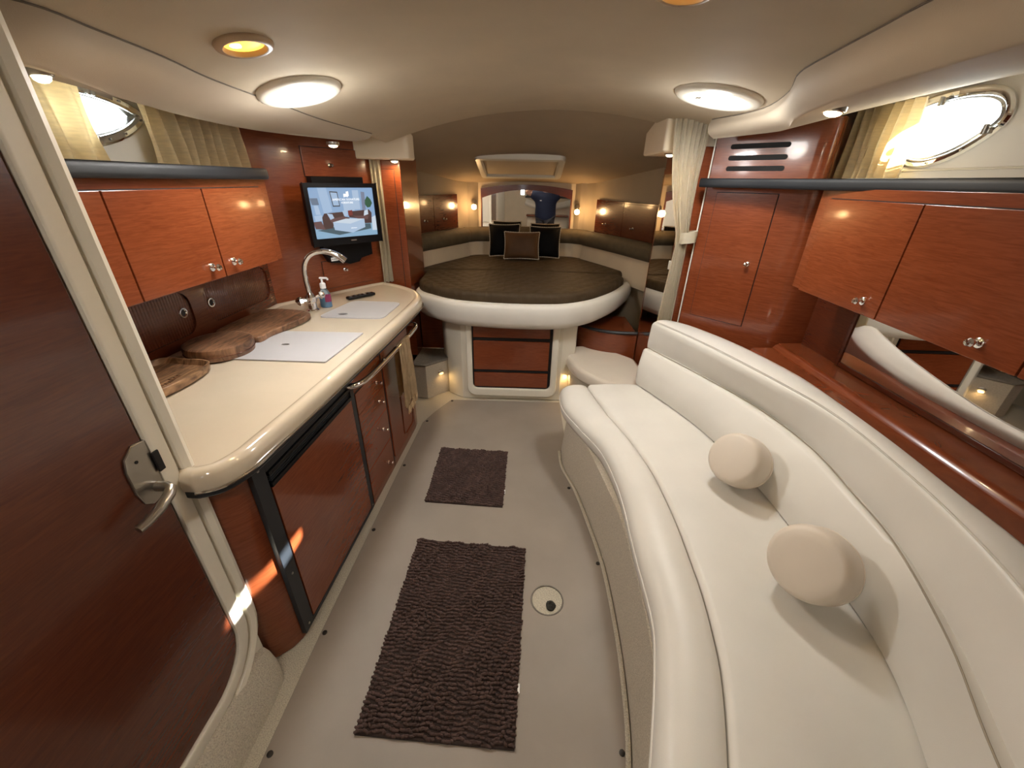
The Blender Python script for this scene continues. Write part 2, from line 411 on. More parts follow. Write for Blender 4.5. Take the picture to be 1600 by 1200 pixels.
porthole('window_1', PORT_L, -1.52, -1, 'chrome-framed porthole between the galley curtains', ([(1.56, 1.676), (1.60, 1.825)], [(1.69, 1.713), (1.78, 1.765), (1.71, 1.815), (1.62, 1.69)], [(1.57, 1.735)]))
porthole('window_2', PORT_R, 1.52, 1, 'chrome-framed porthole beside the sofa side curtain', ([(1.615, 1.755), (1.83, 1.862), (1.93, 1.69)], [(1.68, 1.703), (1.60, 1.82), (1.75, 1.876), (1.80, 1.668)], [(1.95, 1.76)]))

# head compartment wall with its oval-cornered doorway on the left
HX = -.88
dl = [(.735, 2.05), (-.02, 2.05)]+rrect(-.02, .735, .17, 1.86, .15, 8)[18:]
bm = BM(); holed(bm, [(-1.7, -.02), (.80, -.02), (.80, 2.06), (-1.7, 2.06)], [dl], lambda u, v, d: V(HX-d, u, v), .05)
struct(obj('wall_head', bm, 'cream_plastic', smooth=0), 'cream bulkhead around the wooden door')
bm = BM(); bxr(bm, -1.60, HX-.05, .72, .785, 0, 2.06); struct(obj('wall_head_end', bm, 'cream_plastic'), 'cream end of the door bulkhead beside the counter')
d1 = bpy.data.objects.new('door_1', None); col.objects.link(d1); d1.location = (HX, .35, .17); struct(d1, 'mahogany door with a chrome lever in a cream frame')
bm = BM(); g = inset(dl, .004)
loft(bm, [[V(HX-.03, u, v) for u, v in g], [V(HX+.002, u, v) for u, v in g], [V(HX+.006, u, v) for u, v in inset(dl, .010)]], True, True, True)
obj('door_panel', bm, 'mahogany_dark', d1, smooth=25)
bm = BM(); rings = []
for d, o in ((.004, -.01), (.002, .012), (-.004, .016), (-.034, .016), (-.040, .012), (-.042, .004), (-.046, .004), (-.050, .018), (-.066, .024), (-.082, .016), (-.088, -.02)):
    rings.append([V(HX+o, u, v) for u, v in inset(dl, d)])
loft(bm, rings)
obj('door_frame', bm, 'cream_plastic', d1, smooth=40)
# lever handle
fr = Fr((HX+.006, .0), (HX+.006, 1), -.012)
bm = BM(); fr.plate(bm, [(.735-.004, .895), (.735-.004, 1.045), (.70, 1.05), (.672, 1.03), (.664, 1.0), (.664, .94), (.672, .905), (.69, .89)][::-1], 0, .006, .002)
hp = obj('handle_plate', bm, 'satin_steel', d1)
bm = BM(); lathe(bm, [(0, 0), (.004, 0), (.004, .0015), (0, .0015)], fr.p(.693, 1.01, .006), fr.n, 8); obj('keyhole', bm, 'slot_black', hp)
bm = BM(); tube(bm, [fr.p(.712, .925, .004), fr.p(.712, .925, .028), fr.p(.709, .923, .040), fr.p(.695, .917, .046), fr.p(.66, .905, .048), fr.p(.625, .896, .044), fr.p(.607, .893, .040)], [.013, .012, .012, .0125, .012, .011, .010], 12)
obj('lever', bm, 'satin_steel', hp)
bm = BM(); fr.box(bm, .727, .744, .955, 1.01, .008, .0135, .002); obj('strike', bm, 'slot_black', d1)
# carpeted sill below the door
bm = BM(); prof = [(-.885, 0), (-.80, 0), (-.806, .05), (-.835, .11), (-.872, .135), (-.885, .14)]
rings = [[V(x, y, z) for x, z in prof] for y in (-1.7, .40, .70)]+[[V(lerp(-.885, x, .9), y, z*.97) for x, z in prof] for y in (.76,)]+[[V(lerp(-.885, x, .45), .80, z*.8) for x, z in prof]]
loft(bm, rings, True, True, True); struct(obj('baseboard_left', bm, 'carpet', smooth=50), 'cream carpet lining the sill under the wooden door')

# forward cabin walls
wl = [(-1.35, 2.72), (-1.25, 2.9), (-.68, 4.21), (-.60, 4.29), (-.545, 4.30), (-.50, 4.33)]
wr = [(1.31, 2.72), (1.21, 2.9), (.63, 4.20), (.55, 4.27), (.495, 4.28), (.45, 4.33)]
for nm, pl, lb in (('wall_berth_left', wl, 'cream vinyl side wall of the berth behind the hanging locker'), ('wall_berth_right', wr, 'cream vinyl side wall of the berth behind the mirrored locker')):
    bm = BM(); loft(bm, [[V(x, y, z) for x, y in pl] for z in (-.02, 1.2, 2.06)], False)
    bmesh.ops.solidify(bm, geom=bm.faces[:], thickness=.02)
    struct(obj(nm, bm, 'wall_vinyl', smooth=30), lb)
bm = BM(); bxr(bm, -1.52, 1.52, 4.33, 4.37, -.02, 2.06); struct(obj('wall_forward', bm, 'wall_vinyl'), 'cream vinyl wall behind the arched mirror')
bm = BM(); rows = []
def fwz(x, y):
    t = (y-2.75)/1.6; xw = lerp(1.30, .62, t)
    return lerp(1.965, 1.572, t)-lerp(.20, .02, t)*(x/xw)**2
for i in range(25):
    y = lerp(2.72, 4.40, i/24); xw = lerp(1.40, .72, (y-2.72)/1.68)
    rows.append([V(lerp(-xw, xw, k/24), y, fwz(lerp(-xw, xw, k/24), y)) for k in range(25)])
loft(bm, rows, False); bmesh.ops.solidify(bm, geom=bm.faces[:], thickness=-.012)
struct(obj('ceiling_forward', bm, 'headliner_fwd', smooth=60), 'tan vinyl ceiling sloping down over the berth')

# aft bulkhead seen only in the mirror, with the slit of daylight at the companionway
bm = BM(); holed(bm, [(-1.75, -.02), (1.75, -.02), (1.75, 2.06), (-1.75, 2.06)], [[(-.50, 1.30), (-.42, 1.30), (-.42, 1.86), (-.50, 1.86)]], lambda u, v, d: V(u, -1.60-d, v), .04)
struct(obj('wall_aft', bm, 'gelcoat', smooth=0), 'cream aft bulkhead reflected in the arched mirror')

# ------------------------------------------------------------------ galley base, refrigerator, counter
GA, GB = (-.80, .93), (-.748, 2.36)
G = Fr(GA, GB)
gal = thing('galley_cabinet', 'mahogany galley base cabinet with drawers under the cream counter', 'cabinet', (-1.1, 1.7, 0))
arc0 = [(-1.45, .80), (-.95, .80), (-.905, .806), (-.86, .825), (-.825, .858), (-.806, .893), (-.801, .925)]
arc1 = [(-.748, 2.36), (-.752, 2.42), (-.775, 2.49), (-.82, 2.56), (-.90, 2.63), (-1.0, 2.70), (-1.20, 2.55), (-1.40, 2.30), (-1.45, 2.2)]
bm = BM(); prism(bm, arc0+arc1, [(0, .01), (0, .828)])
gbody = obj('body', bm, 'mahogany', gal, smooth=30)
zs_ = [.03, .235, .435, .575, .69]
kz = [.12, .345, .52, .633]
for i in range(4):
    bm = BM(); G.box(bm, .665, .985, zs_[i]+.002, zs_[i+1]-.002, -.004, .004, .0015)
    dr = obj('drawer', bm, 'mahogany', gal); knob(G, .90, kz[i], .004, dr, .011)
bm = BM(); G.box(bm, .663, .987, .025, .694, -.001, .0008); obj('drawer_gap', bm, 'seam_black', gal)
bm = BM(); G.plate(bm, rrect(1.01, 1.41, .06, .70, .03), -.002, .005, .002); dd = obj('door', bm, 'mahogany', gal)
bm = BM(); rr = rrect(1.20, 1.385, .10, .66, .03)
loft(bm, [[G.p(a, z, .004) for a, z in inset(rr, -.006)], [G.p(a, z, .010) for a, z in rr], [G.p(a, z, .004) for a, z in inset(rr, .006)]]); obj('door_moulding', bm, 'mahogany_dark', dd)
bm = BM(); G.box(bm, .99, 1.004, .02, .80, -.001, .0012); obj('door_gap', bm, 'seam_black', gal)

ref = thing('refrigerator', 'wood-fronted refrigerator in a black frame under the counter', 'refrigerator', G.p(.31, .02, 0))
bm = BM()
for a0, a1, z0, z1 in ((-.035, .020, .035, .815), (.605, .638, .035, .815), (.020, .605, .035, .055), (.020, .605, .762, .815)):
    G.box(bm, a0, a1, z0, z1, -.004, .014, .002)
obj('frame', bm, 'black_satin', ref)
bm = BM(); G.box(bm, .024, .601, .060, .700, -.002, .016, .002); obj('door_panel', bm, 'mahogany', ref)
bm = BM(); G.box(bm, .024, .601, .700, .716, 0, .020, .002); G.box(bm, .024, .601, .745, .760, 0, .020, .002); G.box(bm, .03, .595, .716, .745, -.003, .004); obj('handle_strip', bm, 'black_plastic', ref)
for k in range(3):
    bm = BM(); G.box(bm, .03, .595, .7185+.0085*k, .7225+.0085*k, .003, .014, .001); obj('grille_bar', bm, 'black_satin', ref)
for a, z in ((-.008, .79), (-.008, .34), (-.008, .06), (.622, .79), (.622, .06)):
    bm = BM(); lathe(bm, [(0, 0), (.005, 0), (.004, .002), (0, .003)], G.p(a, z, .014), G.n, 10); obj('screw', bm, 'satin_steel', ref)

cpts = cat_([(-.835, .757), (-.782, .787), (-.748, .86), (-.738, .955), (-.718, 1.225), (-.697, 1.6), (-.676, 2.0), (-.664, 2.40), (-.675, 2.55), (-.73, 2.68), (-.815, 2.78), (-.93, 2.87), (-1.05, 2.935)], 5)
cpoly = [(p.x, p.y) for p in cpts]+[(-1.12, 2.86), (-1.45, 2.36), (-1.50, 2.28), (-1.50, .757)]
ct = thing('countertop', 'glossy cream galley countertop with a rounded raised edge', 'countertop', (-1.1, 1.7, .84))
bm = BM(); prism(bm, cpoly, [(.006, .847), (.001, .853), (0, .872), (.003, .890), (.011, .901), (.022, .906), (.036, .905), (.047, .899), (.056, .895)])
obj('slab', bm, 'gelcoat', ct, smooth=60)
bm = BM(); prism(bm, inset(cpoly, .005), [(.004, .824), (0, .830), (0, .847)]); obj('under_trim', bm, 'black_satin', ct, smooth=30)
bm = BM()
cl = [V(p[0]-.0, p[1], .849) for p in cpoly[:-4]]
tube(bm, [V(p.x+.002, p.y, p.z) for p in cl], .004, 6); obj('edge_strip', bm, 'steel', ct)

def lid(name, poly, label, cat, hole, hr):
    t = thing(name, label, cat, (poly[0][0], poly[0][1], .895))
    hl = [(hole[0]+hr*math.cos(a), hole[1]+hr*.6*math.sin(a)) for a in [2*PI*k/20 for k in range(20)]]
    bm = BM(); holed(bm, poly, [hl], lambda u, v, d: V(u, v, .8955+d), .006); obj('panel', bm, 'lid_grey', t, smooth=20)
    bm = BM(); lathe(bm, [(0, 0), (hr*1.05, 0), (hr*1.05, .001), (0, .001)], V(hole[0], hole[1], .8955)); obj('finger_hole', bm, 'lid_hole', t)
def rpoly(pts, r, n=5):
    out = []; m = len(pts)
    for i in range(m):
        p0, p1, p2 = Vector(pts[i-1]), Vector(pts[i]), Vector(pts[(i+1) % m])
        a = p1+(p0-p1).normalized()*r; b = p1+(p2-p1).normalized()*r
        for k in range(n+1):
            t = k/n; q = a*(1-t)**2+p1*2*t*(1-t)+b*t*t; out.append((q.x, q.y))
    return out
lid('cooktop_cover', rpoly([(-1.24, 1.485), (-.818, 1.482), (-.794, 1.844), (-1.24, 1.83)], .006, 2), 'square pale grey cooktop cover set flush in the counter near the boards', 'cover', (-1.083, 1.66), .018)
lid('sink_cover', rpoly([(-1.135, 2.07), (-.775, 2.073), (-.765, 2.40), (-1.07, 2.41)], .05), 'rounded pale grey sink cover beside the faucet', 'cover', (-1.02, 2.135), .028)

# faucet, soap, remote, boards
fa = thing('faucet', 'chrome gooseneck faucet with two cross handles', 'faucet', (-1.21, 2.18, .895))
bm = BM(); lathe(bm, [(0, 0), (.034, 0), (.034, .010), (.025, .018), (.023, .05), (.030, .06), (.030, .085), (.018, .10), (.0135, .11), (0, .11)], V(-1.21, 2.18, .896)); obj('base', bm, 'chrome', fa)
bm = BM()
fp = cat_([V(-1.21, 2.18, 1.0), V(-1.215, 2.18, 1.08), V(-1.205, 2.185, 1.16), V(-1.165, 2.20, 1.21), V(-1.10, 2.22, 1.222), V(-1.04, 2.235, 1.20), V(-1.005, 2.245, 1.17)], 6)
tube(bm, fp, [.0135]*(len(fp)-14)+[.0145+.004*(k/13) for k in range(14)], 12); obj('spout', bm, 'chrome', fa)
for dx, dy, dz in ((-.035, -.05, .0), (.045, .035, .02)):
    bm = BM(); c = V(-1.21, 2.18, .965); d = V(dx, dy, dz)
    tube(bm, [c, c+d*.8], .010, 8); lathe(bm, [(0, 0), (.016, 0), (.026, .006), (.026, .022), (.015, .032), (0, .034)], c+d*.8, d, 8); obj('handle', bm, 'chrome', fa)
so = thing('soap_bottle', 'clear pump bottle of blue hand sanitizer beside the faucet', 'bottle', (-1.175, 2.275, .896))
c = V(-1.175, 2.275, .896)
bm = BM(); rings = []
for r, z in ((.85, 0), (1, .004), (1, .06), (.95, .085), (.7, .10), (.42, .108), (.40, .118)):
    rings.append([c+V(.034*r*math.cos(a), .022*r*math.sin(a), z) for a in [2*PI*k/20 for k in range(20)]])
loft(bm, rings, True, True, True); sb = obj('body', bm, 'soap_body', so, smooth=50)
bm = BM(); rings = [[c+V(.031*r*math.cos(a), .019*r*math.sin(a), z) for a in [2*PI*k/20 for k in range(20)]] for r, z in ((.85, .003), (1, .006), (1, .052), (.97, .056))]
loft(bm, rings, True, True, True); obj('liquid', bm, 'soap_liquid', so, smooth=50)
bm = BM(); loft(bm, [[c+V(.0348*math.cos(a), .0228*math.sin(a), z) for a in [rad(-75+k*11) for k in range(11)]] for z in (.035, .05, .065, .08)], False); obj('label', bm, 'soap_label', so)
bm = BM(); lathe(bm, [(0, .112), (.016, .112), (.016, .138), (.012, .142), (.006, .144), (.005, .165), (0, .165)], c, (0, 0, 1), 16)
box(bm, c+V(.010, .0, .170), V(.044, .014, .010), .003); box(bm, c+V(.034, 0, .164), V(.008, .010, .012), .002); obj('pump', bm, 'white_plastic', so)
rm = thing('remote_control', 'black television remote lying on the counter', 'remote', (-1.03, 2.53, .896))
rp = Matrix.Rotation(rad(52), 3, 'Z')
bm = BM(); box(bm, V(-1.055, 2.50, .908), V(.19, .042, .019), .007, rp); rb = obj('body', bm, 'black_plastic', rm)
for k in range(5):
    for j in (-1, 0, 1):
        q = rp @ V(-.07+.032*k, .011*j, 0); bm = BM(); box(bm, V(-1.055, 2.50, .918)+q, V(.012, .006, .003), .001, rp); obj('button', bm, 'satin_steel' if k in (0, 3) else 'black_satin', rm)

def board(name, pts, z0, z1, m, label, dish=0):
    P = [(p[0], p[1]) for p in cat_([(a, b, 0) for a, b in pts], 5, True)]
    c = (sum(p[0] for p in P)/len(P), sum(p[1] for p in P)/len(P))
    t = thing(name, label, 'board' if not dish else 'tray', (c[0], c[1], z0))
    bm = BM()
    if dish: prism(bm, P, [(.025, z0), (.006, z0+.008), (0, z1-.004), (.003, z1), (.008, z1-.001), (.018, z1-dish), (.03, z1-dish-.002)])
    else: prism(bm, P, [(.004, z0), (0, z0+.004), (0, z1-.006), (.003, z1-.002), (.010, z1)])
    o = obj('plank', bm, m, t, smooth=50); return t, o, c
tr, o_, c_ = board('serving_tray', [(-1.46, 1.16), (-1.34, 1.12), (-1.235, 1.115), (-1.205, 1.18), (-1.20, 1.30), (-1.225, 1.385), (-1.32, 1.40), (-1.44, 1.385)], .896, .936, 'acacia_light', 'shallow olive-wood serving tray beside the door frame', .020)
def words(name, s, size, loc, rot, m, parent, ext=.0004, align='CENTER'):
    c = bpy.data.curves.new(name, 'FONT'); c.body = s; c.size = size; c.align_x = align; c.align_y = 'CENTER'; c.extrude = ext; c.resolution_u = 2
    o = bpy.data.objects.new(name, c); col.objects.link(o); c.materials.append(MATS[m])
    dg = bpy.context.evaluated_depsgraph_get(); me = bpy.data.meshes.new_from_object(o.evaluated_get(dg)); bpy.data.objects.remove(o)
    o = bpy.data.objects.new(name, me); col.objects.link(o)
    if not me.materials: me.materials.append(MATS[m])
    o.parent = parent; o.matrix_local = Matrix.Translation(Vector(loc)-rootloc(parent)) @ rot.to_4x4()
    return o
# dark branded script along the tray
bm = BM()
for k in range(9):
    x, y = -1.262-.004*math.sin(k), 1.15+.016*k; h = .014+.010*(k % 3 == 0)
    tube(bm, [V(x, y, .9165), V(x-h, y+.003, .9166), V(x-h*.7, y+.008, .9166), V(x-.002, y+.009, .9166)], .0009, 5)
obj('branding', bm, 'mahogany_dark', tr)
rc = V(-1.305, 1.555, .896)
rb_ = thing('round_board', 'thick round acacia chopping board between the tray and the long board', 'board', rc)
bm = BM(); lathe(bm, [(0, 0), (.116, 0), (.126, .006), (.130, .030), (.130, .044), (.127, .054), (.120, .058), (.108, .0585), (.098, .059), (0, .059)], rc, (0, 0, 1), 48)
obj('disc', bm, 'acacia', rb_, smooth=40)
bm = BM(); lathe(bm, [(.131, .024), (.1315, .025), (.131, .026), (.129, .0265), (.129, .0235)], rc, (0, 0, 1), 48); obj('groove', bm, 'mahogany_dark', rb_)
lb, o_, c_ = board('long_board', [(-1.44, 1.72), (-1.33, 1.675), (-1.225, 1.665), (-1.20, 1.69), (-1.20, 1.75), (-1.175, 1.85), (-1.15, 1.98), (-1.165, 2.06), (-1.25, 2.10), (-1.36, 2.11), (-1.43, 2.08), (-1.455, 1.95), (-1.46, 1.80)], .900, .930, 'acacia', 'long wavy-edged acacia serving board beside the faucet', 0)
for x, y in ((-1.40, 1.78), (-1.24, 1.74), (-1.39, 2.04), (-1.22, 2.02)):
    bm = BM(); lathe(bm, [(0, 0), (.010, 0), (.010, .006), (0, .006)], V(x, y, .8955), (0, 0, 1), 10); obj('foot', bm, 'black_satin', lb)

# grab rail and towel
gr = thing('towel_rail', 'curved chrome towel rail on the galley front', 'rail', (-.70, 1.9, .76))
bm = BM(); rp_ = cat_([V(-.779, 1.49, .785), V(-.735, 1.495, .785), V(-.708, 1.53, .783), V(-.695, 1.62, .778), V(-.690, 1.8, .77), V(-.680, 2.05, .768), V(-.672, 2.27, .766), V(-.680, 2.36, .766), V(-.71, 2.395, .766), V(-.752, 2.40, .766)], 6)
tube(bm, rp_, .0135, 12); obj('bar', bm, 'chrome', gr, smooth=60)
for p in (V(-.781, 1.49, .785), V(-.754, 2.40, .766), V(-.695, 1.79, .77)):
    bm = BM(); lathe(bm, [(0, 0), (.018, 0), (.018, .005), (.013, .010), (0, .010)] if p.y != 1.79 else [(0, -.012), (.0135, -.012), (.0135, .012), (0, .012)], p, (1, 0, 0) if p.y != 1.79 else (.04, 1, -.03), 14); obj('bracket', bm, 'chrome', gr)
tw = thing('hand_towel', 'tan fringed hand towel hanging over the chrome rail', 'towel', (-.675, 2.06, .77))
bm = BM(); rows = []
for i in range(20):
    y = lerp(1.97, 2.15, i/19); wv = .009*math.sin(i*1.25)+.005*math.sin(i*2.7)
    rx, rz = interp([(p.x, p.y) for p in rp_[18:46]], y), .768
    lf = .36+.02*math.sin(i*.6)
    prof_ = [(rx-.016-wv*.3, rz-.30), (rx-.016, rz-.15), (rx-.0145, rz-.01), (rx-.008, rz+.0125), (rx+.003, rz+.0145), (rx+.0135, rz+.006), (rx+.016+wv*.4, rz-.05), (rx+.018+wv, rz-.16), (rx+.018+wv*1.3, rz-.26), (rx+.018+wv*1.5, rz-lf)]
    cw = 1-.12*(1 if False else 0)
    rows.append([V(a, 2.06+(y-2.06)*(1-.18*max(0, (k-5))/4*-.5), b) for k, (a, b) in enumerate(prof_)])
loft(bm, rows, False); bmesh.ops.solidify(bm, geom=bm.faces[:], thickness=.005); obj('cloth', bm, 'towel_cloth', tw, smooth=70)
for i in range(12):
    y = lerp(1.97, 2.155, i/11); bm = BM(); z = .768-.36
    tube(bm, [V(-.652, y, z+.005), V(-.650+random.uniform(-.004, .004), y, z-.02), V(-.650+random.uniform(-.006, .006), y+random.uniform(-.004, .004), z-.045)], [.004, .0055, .003], 6); obj('fringe', bm, 'towel_cloth', tw)

# ------------------------------------------------------------------ galley uppers
tl = thing('tambour_locker', 'mahogany backsplash with two ribbed sliding tambour doors', 'cabinet', (-1.47, 1.6, .895))
TF = Fr((-1.475, .80), (-1.475, 2.31))
holes = [rrect(.18, .875, .95, 1.135, .06), rrect(.955, 1.45, .955, 1.135, .06)]
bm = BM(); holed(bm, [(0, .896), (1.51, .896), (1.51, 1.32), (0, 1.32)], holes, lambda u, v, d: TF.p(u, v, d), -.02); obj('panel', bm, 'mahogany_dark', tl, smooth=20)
for (a0, a1, kn) in ((.17, .885, .83), (.945, 1.46, 1.0)):
    bm = BM(); n = int((a1-a0)/.014); pts = []
    for i in range(n):
        s0 = a0+(a1-a0)*i/n; w_ = (a1-a0)/n
        pts += [(s0+w_*.02, -.0125), (s0+w_*.2, -.0105), (s0+w_*.5, -.0098), (s0+w_*.8, -.0105), (s0+w_*.98, -.0125)]
    loft(bm, [[TF.p(a, z, o) for a, o in pts] for z in (.94, 1.145)], False); td = obj('tambour_door', bm, 'mahogany_dark', tl, smooth=20)
    bm = BM(); lathe(bm, [(.018, -.006), (.022, 0), (.021, .004), (.016, .004), (.013, 0), (.013, -.006)], TF.p(kn, 1.045, -.008), TF.n, 18); obj('ring_pull', bm, 'chrome', td)
    bm = BM(); lathe(bm, [(0, 0), (.013, 0), (.013, .001), (0, .001)], TF.p(kn, 1.045, -.010), TF.n, 16); obj('pull_recess', bm, 'slot_black', td)

def upper_cabinet(fr, L, z0, z1, doors, knobs, depth, label):
    t = thing('wall_cabinet', label, 'cabinet', fr.p(L/2, z0, -depth/2))
    bm = BM(); fr.box(bm, 0, L, z0, z1, -depth, 0, .002); obj('body', bm, 'mahogany', t)
    for (a0, a1), k in zip(doors, knobs):
        bm = BM(); fr.box(bm, a0-.0025, a1+.0025, z0+.001, z1-.034, -.002, .0008); obj('door_gap', bm, 'seam_black', t)
        bm = BM(); fr.box(bm, a0, a1, z0-.001, z1-.037, -.002, .014, .0025); d = obj('door', bm, 'mahogany', t)
        if k: knob(fr, k, z0+.045, .014, d, .0145)
    return t
UL = Fr((-1.165, .80), (-1.165, 1.93))
upper_cabinet(UL, 1.13, 1.235, 1.575, [(-.0, .345), (.350, .715), (.720, 1.07)], [None, .655, .775], .30, 'mahogany wall cabinet with chrome knobs above the galley counter')
UR = Fr((1.215, 1.885), (1.215, -.6))
upper_cabinet(UR, 2.485, 1.175, 1.575, [(.07, .505), (.510, .955), (.960, 1.42), (1.425, 1.9)], [.43, .845, 1.32, None], .26, 'mahogany wall cabinet with chrome knobs above the sofa')

def shelf(pts, back, label, name='window_shelf'):
    t = thing(name, label, 'shelf', (pts[0][0], pts[0][1], 1.57))
    bm = BM(); P = cat_([V(a, b, 1.589) for a, b in pts], 6); rings = []
    for i, p in enumerate(P):
        d = (P[min(i+1, len(P)-1)]-P[max(i-1, 0)]).normalized(); s = V(d.y, -d.x, 0)
        rings.append([p+s*(.016*a)+V(0, 0, .021*b) for a, b in ((-1, -1), (.6, -1), (.95, -.75), (1, -.3), (1, .3), (.9, .8), (.55, 1), (-.6, 1), (-1, .8))])
    loft(bm, rings, True, True, True); obj('rail', bm, 'shelf_black', t, smooth=50)
    bm = BM(); prism(bm, [(p.x, p.y) for p in P]+back, [(.004, 1.576), (.004, 1.590)]); obj('board', bm, 'cream_plastic', t, smooth=20)
shelf([(-1.14, .80), (-1.14, 1.2), (-1.14, 1.6), (-1.145, 1.86), (-1.16, 1.93)], [(-1.45, 2.2), (-1.51, 2.2), (-1.51, .80)], 'dark shelf rail below the galley curtains')
shelf([(.895, 2.37), (.93, 2.315), (1.05, 2.17), (1.13, 2.02), (1.19, 1.85), (1.232, 1.6), (1.235, 1.2), (1.235, .5), (1.235, -.6)], [(1.51, -.6), (1.51, 2.2), (1.36, 2.08), (1.30, 2.06), (1.24, 2.10), (.94, 2.42)], 'dark shelf rail crossing the vented cabinet and sofa side')

# ------------------------------------------------------------------ television bulkhead
TA, TB = (-1.33, 2.53), (-1.052, 2.944)
T = Fr(TA, TB)
mc = thing('media_cabinet', 'tall mahogany bulkhead cabinet behind the television', 'cabinet', (-1.25, 2.75, .9))
bp = [(p[0], p[1]) for p in cat_([(-1.515, 2.20, 0), (-1.47, 2.29, 0), (-1.425, 2.385, 0), (-1.33, 2.53, 0)], 4)]
bp2 = bp+[(-1.06, 2.932), (-1.052, 2.950), (-1.06, 2.965), (-1.30, 3.05), (-1.515, 3.05)]
bm = BM(); prism(bm, bp2, [(0, .40), (0, 1.84)]); obj('body', bm, 'mahogany', mc, smooth=40)
for z0, z1, kz_, ka in ((1.585, 1.735, 1.645, .21), (.93, 1.10, 1.035, .195)):
    bm = BM(); T.box(bm, .042, .408, z0-.003, z1+.003, -.001, .0008); obj('door_gap', bm, 'seam_black', mc)
    bm = BM(); T.box(bm, .045, .405, z0, z1, -.001, .006, .002); d = obj('door', bm, 'mahogany', mc); knob(T, ka, kz_, .006, d, .012)
tv = thing('television', 'flat black television showing a furniture advert', 'television', (-1.15, 2.65, 1.1))
bm = BM(); T.plate(bm, [(.05, 1.585), (.05, 1.16), (.085, 1.095), (.19, 1.082), (.215, 1.072), (.29, 1.078), (.31, 1.10), (.40, 1.115), (.40, 1.585)], .004, .05, .003); obj('mount', bm, 'black_plastic', tv)
TVF = Fr((-1.268, 2.425), (-.978, 2.775)); W_ = TVF.L
bm = BM(); TVF.box(bm, .08, W_-.08, 1.26, 1.5, -.10, -.02, .01); obj('back_housing', bm, 'black_plastic', tv)
Z0, Z1 = 1.212, 1.552
bm = BM(); holed(bm, [(0, Z0), (W_, Z0), (W_, Z1), (0, Z1)], [[(.027, Z0+.042), (W_-.024, Z0+.042), (W_-.024, Z1-.024), (.027, Z1-.024)]], lambda u, v, d: TVF.p(u, v, d), .022); bmesh.ops.bevel(bm, geom=[e for e in bm.edges if e.calc_face_angle(0) > 1], offset=.003, segments=2, affect='EDGES'); obj('bezel', bm, 'black_plastic', tv)
bm = BM(); TVF.box(bm, .004, W_-.004, Z0+.003, Z1-.003, -.022, .010, .003); obj('back_cover', bm, 'black_plastic', tv)
def scr(name, c, s): emis(name, srgb(*c), s)
for n_, c_ in (('wall', (150, 185, 225)), ('wall2', (176, 205, 238)), ('dark', (25, 24, 32)), ('sofa', (72, 42, 42)), ('sofa2', (108, 74, 74)), ('red', (130, 42, 36)), ('white', (222, 236, 250)), ('pale', (188, 212, 240)), ('rugs', (70, 96, 108)), ('floor', (150, 190, 220)), ('plant', (40, 92, 62)), ('shade', (110, 128, 152)), ('grey', (130, 140, 165))):
    scr('scr_'+n_, c_, .62)
emis('scr_text', (1, 1, 1), .9)
su0, su1, sv0, sv1 = .027, W_-.024, Z0+.042, Z1-.024
bm = BM(); TVF.plate(bm, [(su0, sv0), (su1, sv0), (su1, sv1), (su0, sv1)], .0095, .011); scrn = obj('screen', bm, 'scr_wall', tv, smooth=0)
def sp(name, pts, m, k):
    bm = BM(); loop = [(lerp(su0, su1, x/100), lerp(sv1, sv0, y/100)) for x, y in pts]
    TVF.plate(bm, loop, .0110+.00012*k, .0111+.00012*k); obj(name, bm, m, scrn, smooth=0)
sp('picture_room', [(14, 0), (27, 0), (31, 46), (18, 52)], 'scr_wall2', 1)
sp('picture_column', [(66, 5), (76, 5), (76, 44), (66, 44)], 'scr_pale', 1)
sp('picture_doorway', [(49, 26), (66, 26), (66, 46), (49, 46)], 'scr_pale', 1)
sp('picture_floor', [(0, 80), (40, 70), (100, 70), (100, 100), (0, 100)], 'scr_floor', 1)
sp('picture_rug', [(4, 83), (50, 74), (90, 75), (90, 86), (36, 95)], 'scr_rugs', 2)
sp('picture_frame', [(31, 7), (43, 8), (44, 37), (33, 37)], 'scr_dark', 2)
sp('picture_art', [(32.2, 9), (42, 10), (43, 35), (34, 35)], 'scr_wall2', 3)
sp('picture_lampshade', [(1, 20), (12, 20), (13, 33), (3, 33)], 'scr_shade', 2)
sp('picture_lamp', [(5, 34), (11, 34), (13, 52), (6, 52)], 'scr_pale', 2)
sp('picture_sidetable', [(3, 54), (14, 53), (15, 64), (4, 65)], 'scr_pale', 2)
sp('picture_plant', [(85, 26), (90, 17), (95, 24), (97, 32), (93, 40), (88, 41), (84, 33)], 'scr_plant', 2)
sp('picture_shelf', [(80, 8), (86, 9), (85, 44), (79, 46)], 'scr_grey', 2)
sp('picture_couch', [(14, 58), (18, 50), (47, 48), (49, 58), (56, 60), (56, 66), (30, 72), (28, 80), (14, 82)], 'scr_sofa', 3)
sp('picture_couch_right', [(55, 48), (90, 45), (94, 52), (92, 74), (80, 74), (76, 64), (56, 60)], 'scr_sofa', 3)
sp('picture_seat', [(62, 57), (88, 58), (86, 66), (70, 64)], 'scr_sofa2', 4)
sp('picture_seat_left', [(24, 62), (48, 57), (52, 61), (28, 70)], 'scr_sofa2', 4)
sp('picture_cushion', [(22, 50), (30, 52), (32, 60), (26, 63)], 'scr_pale', 5)
sp('picture_cushion_mid', [(46, 46), (54, 46), (54, 56), (48, 57)], 'scr_pale', 5)
sp('picture_cushion_red', [(55, 46), (62, 45), (62, 56), (55, 56)], 'scr_red', 5)
sp('picture_cushion_right', [(82, 47), (88, 45), (88, 55), (80, 58)], 'scr_white', 5)
sp('picture_armchair_left', [(0, 66), (12, 65), (16, 82), (2, 80)], 'scr_sofa2', 4)
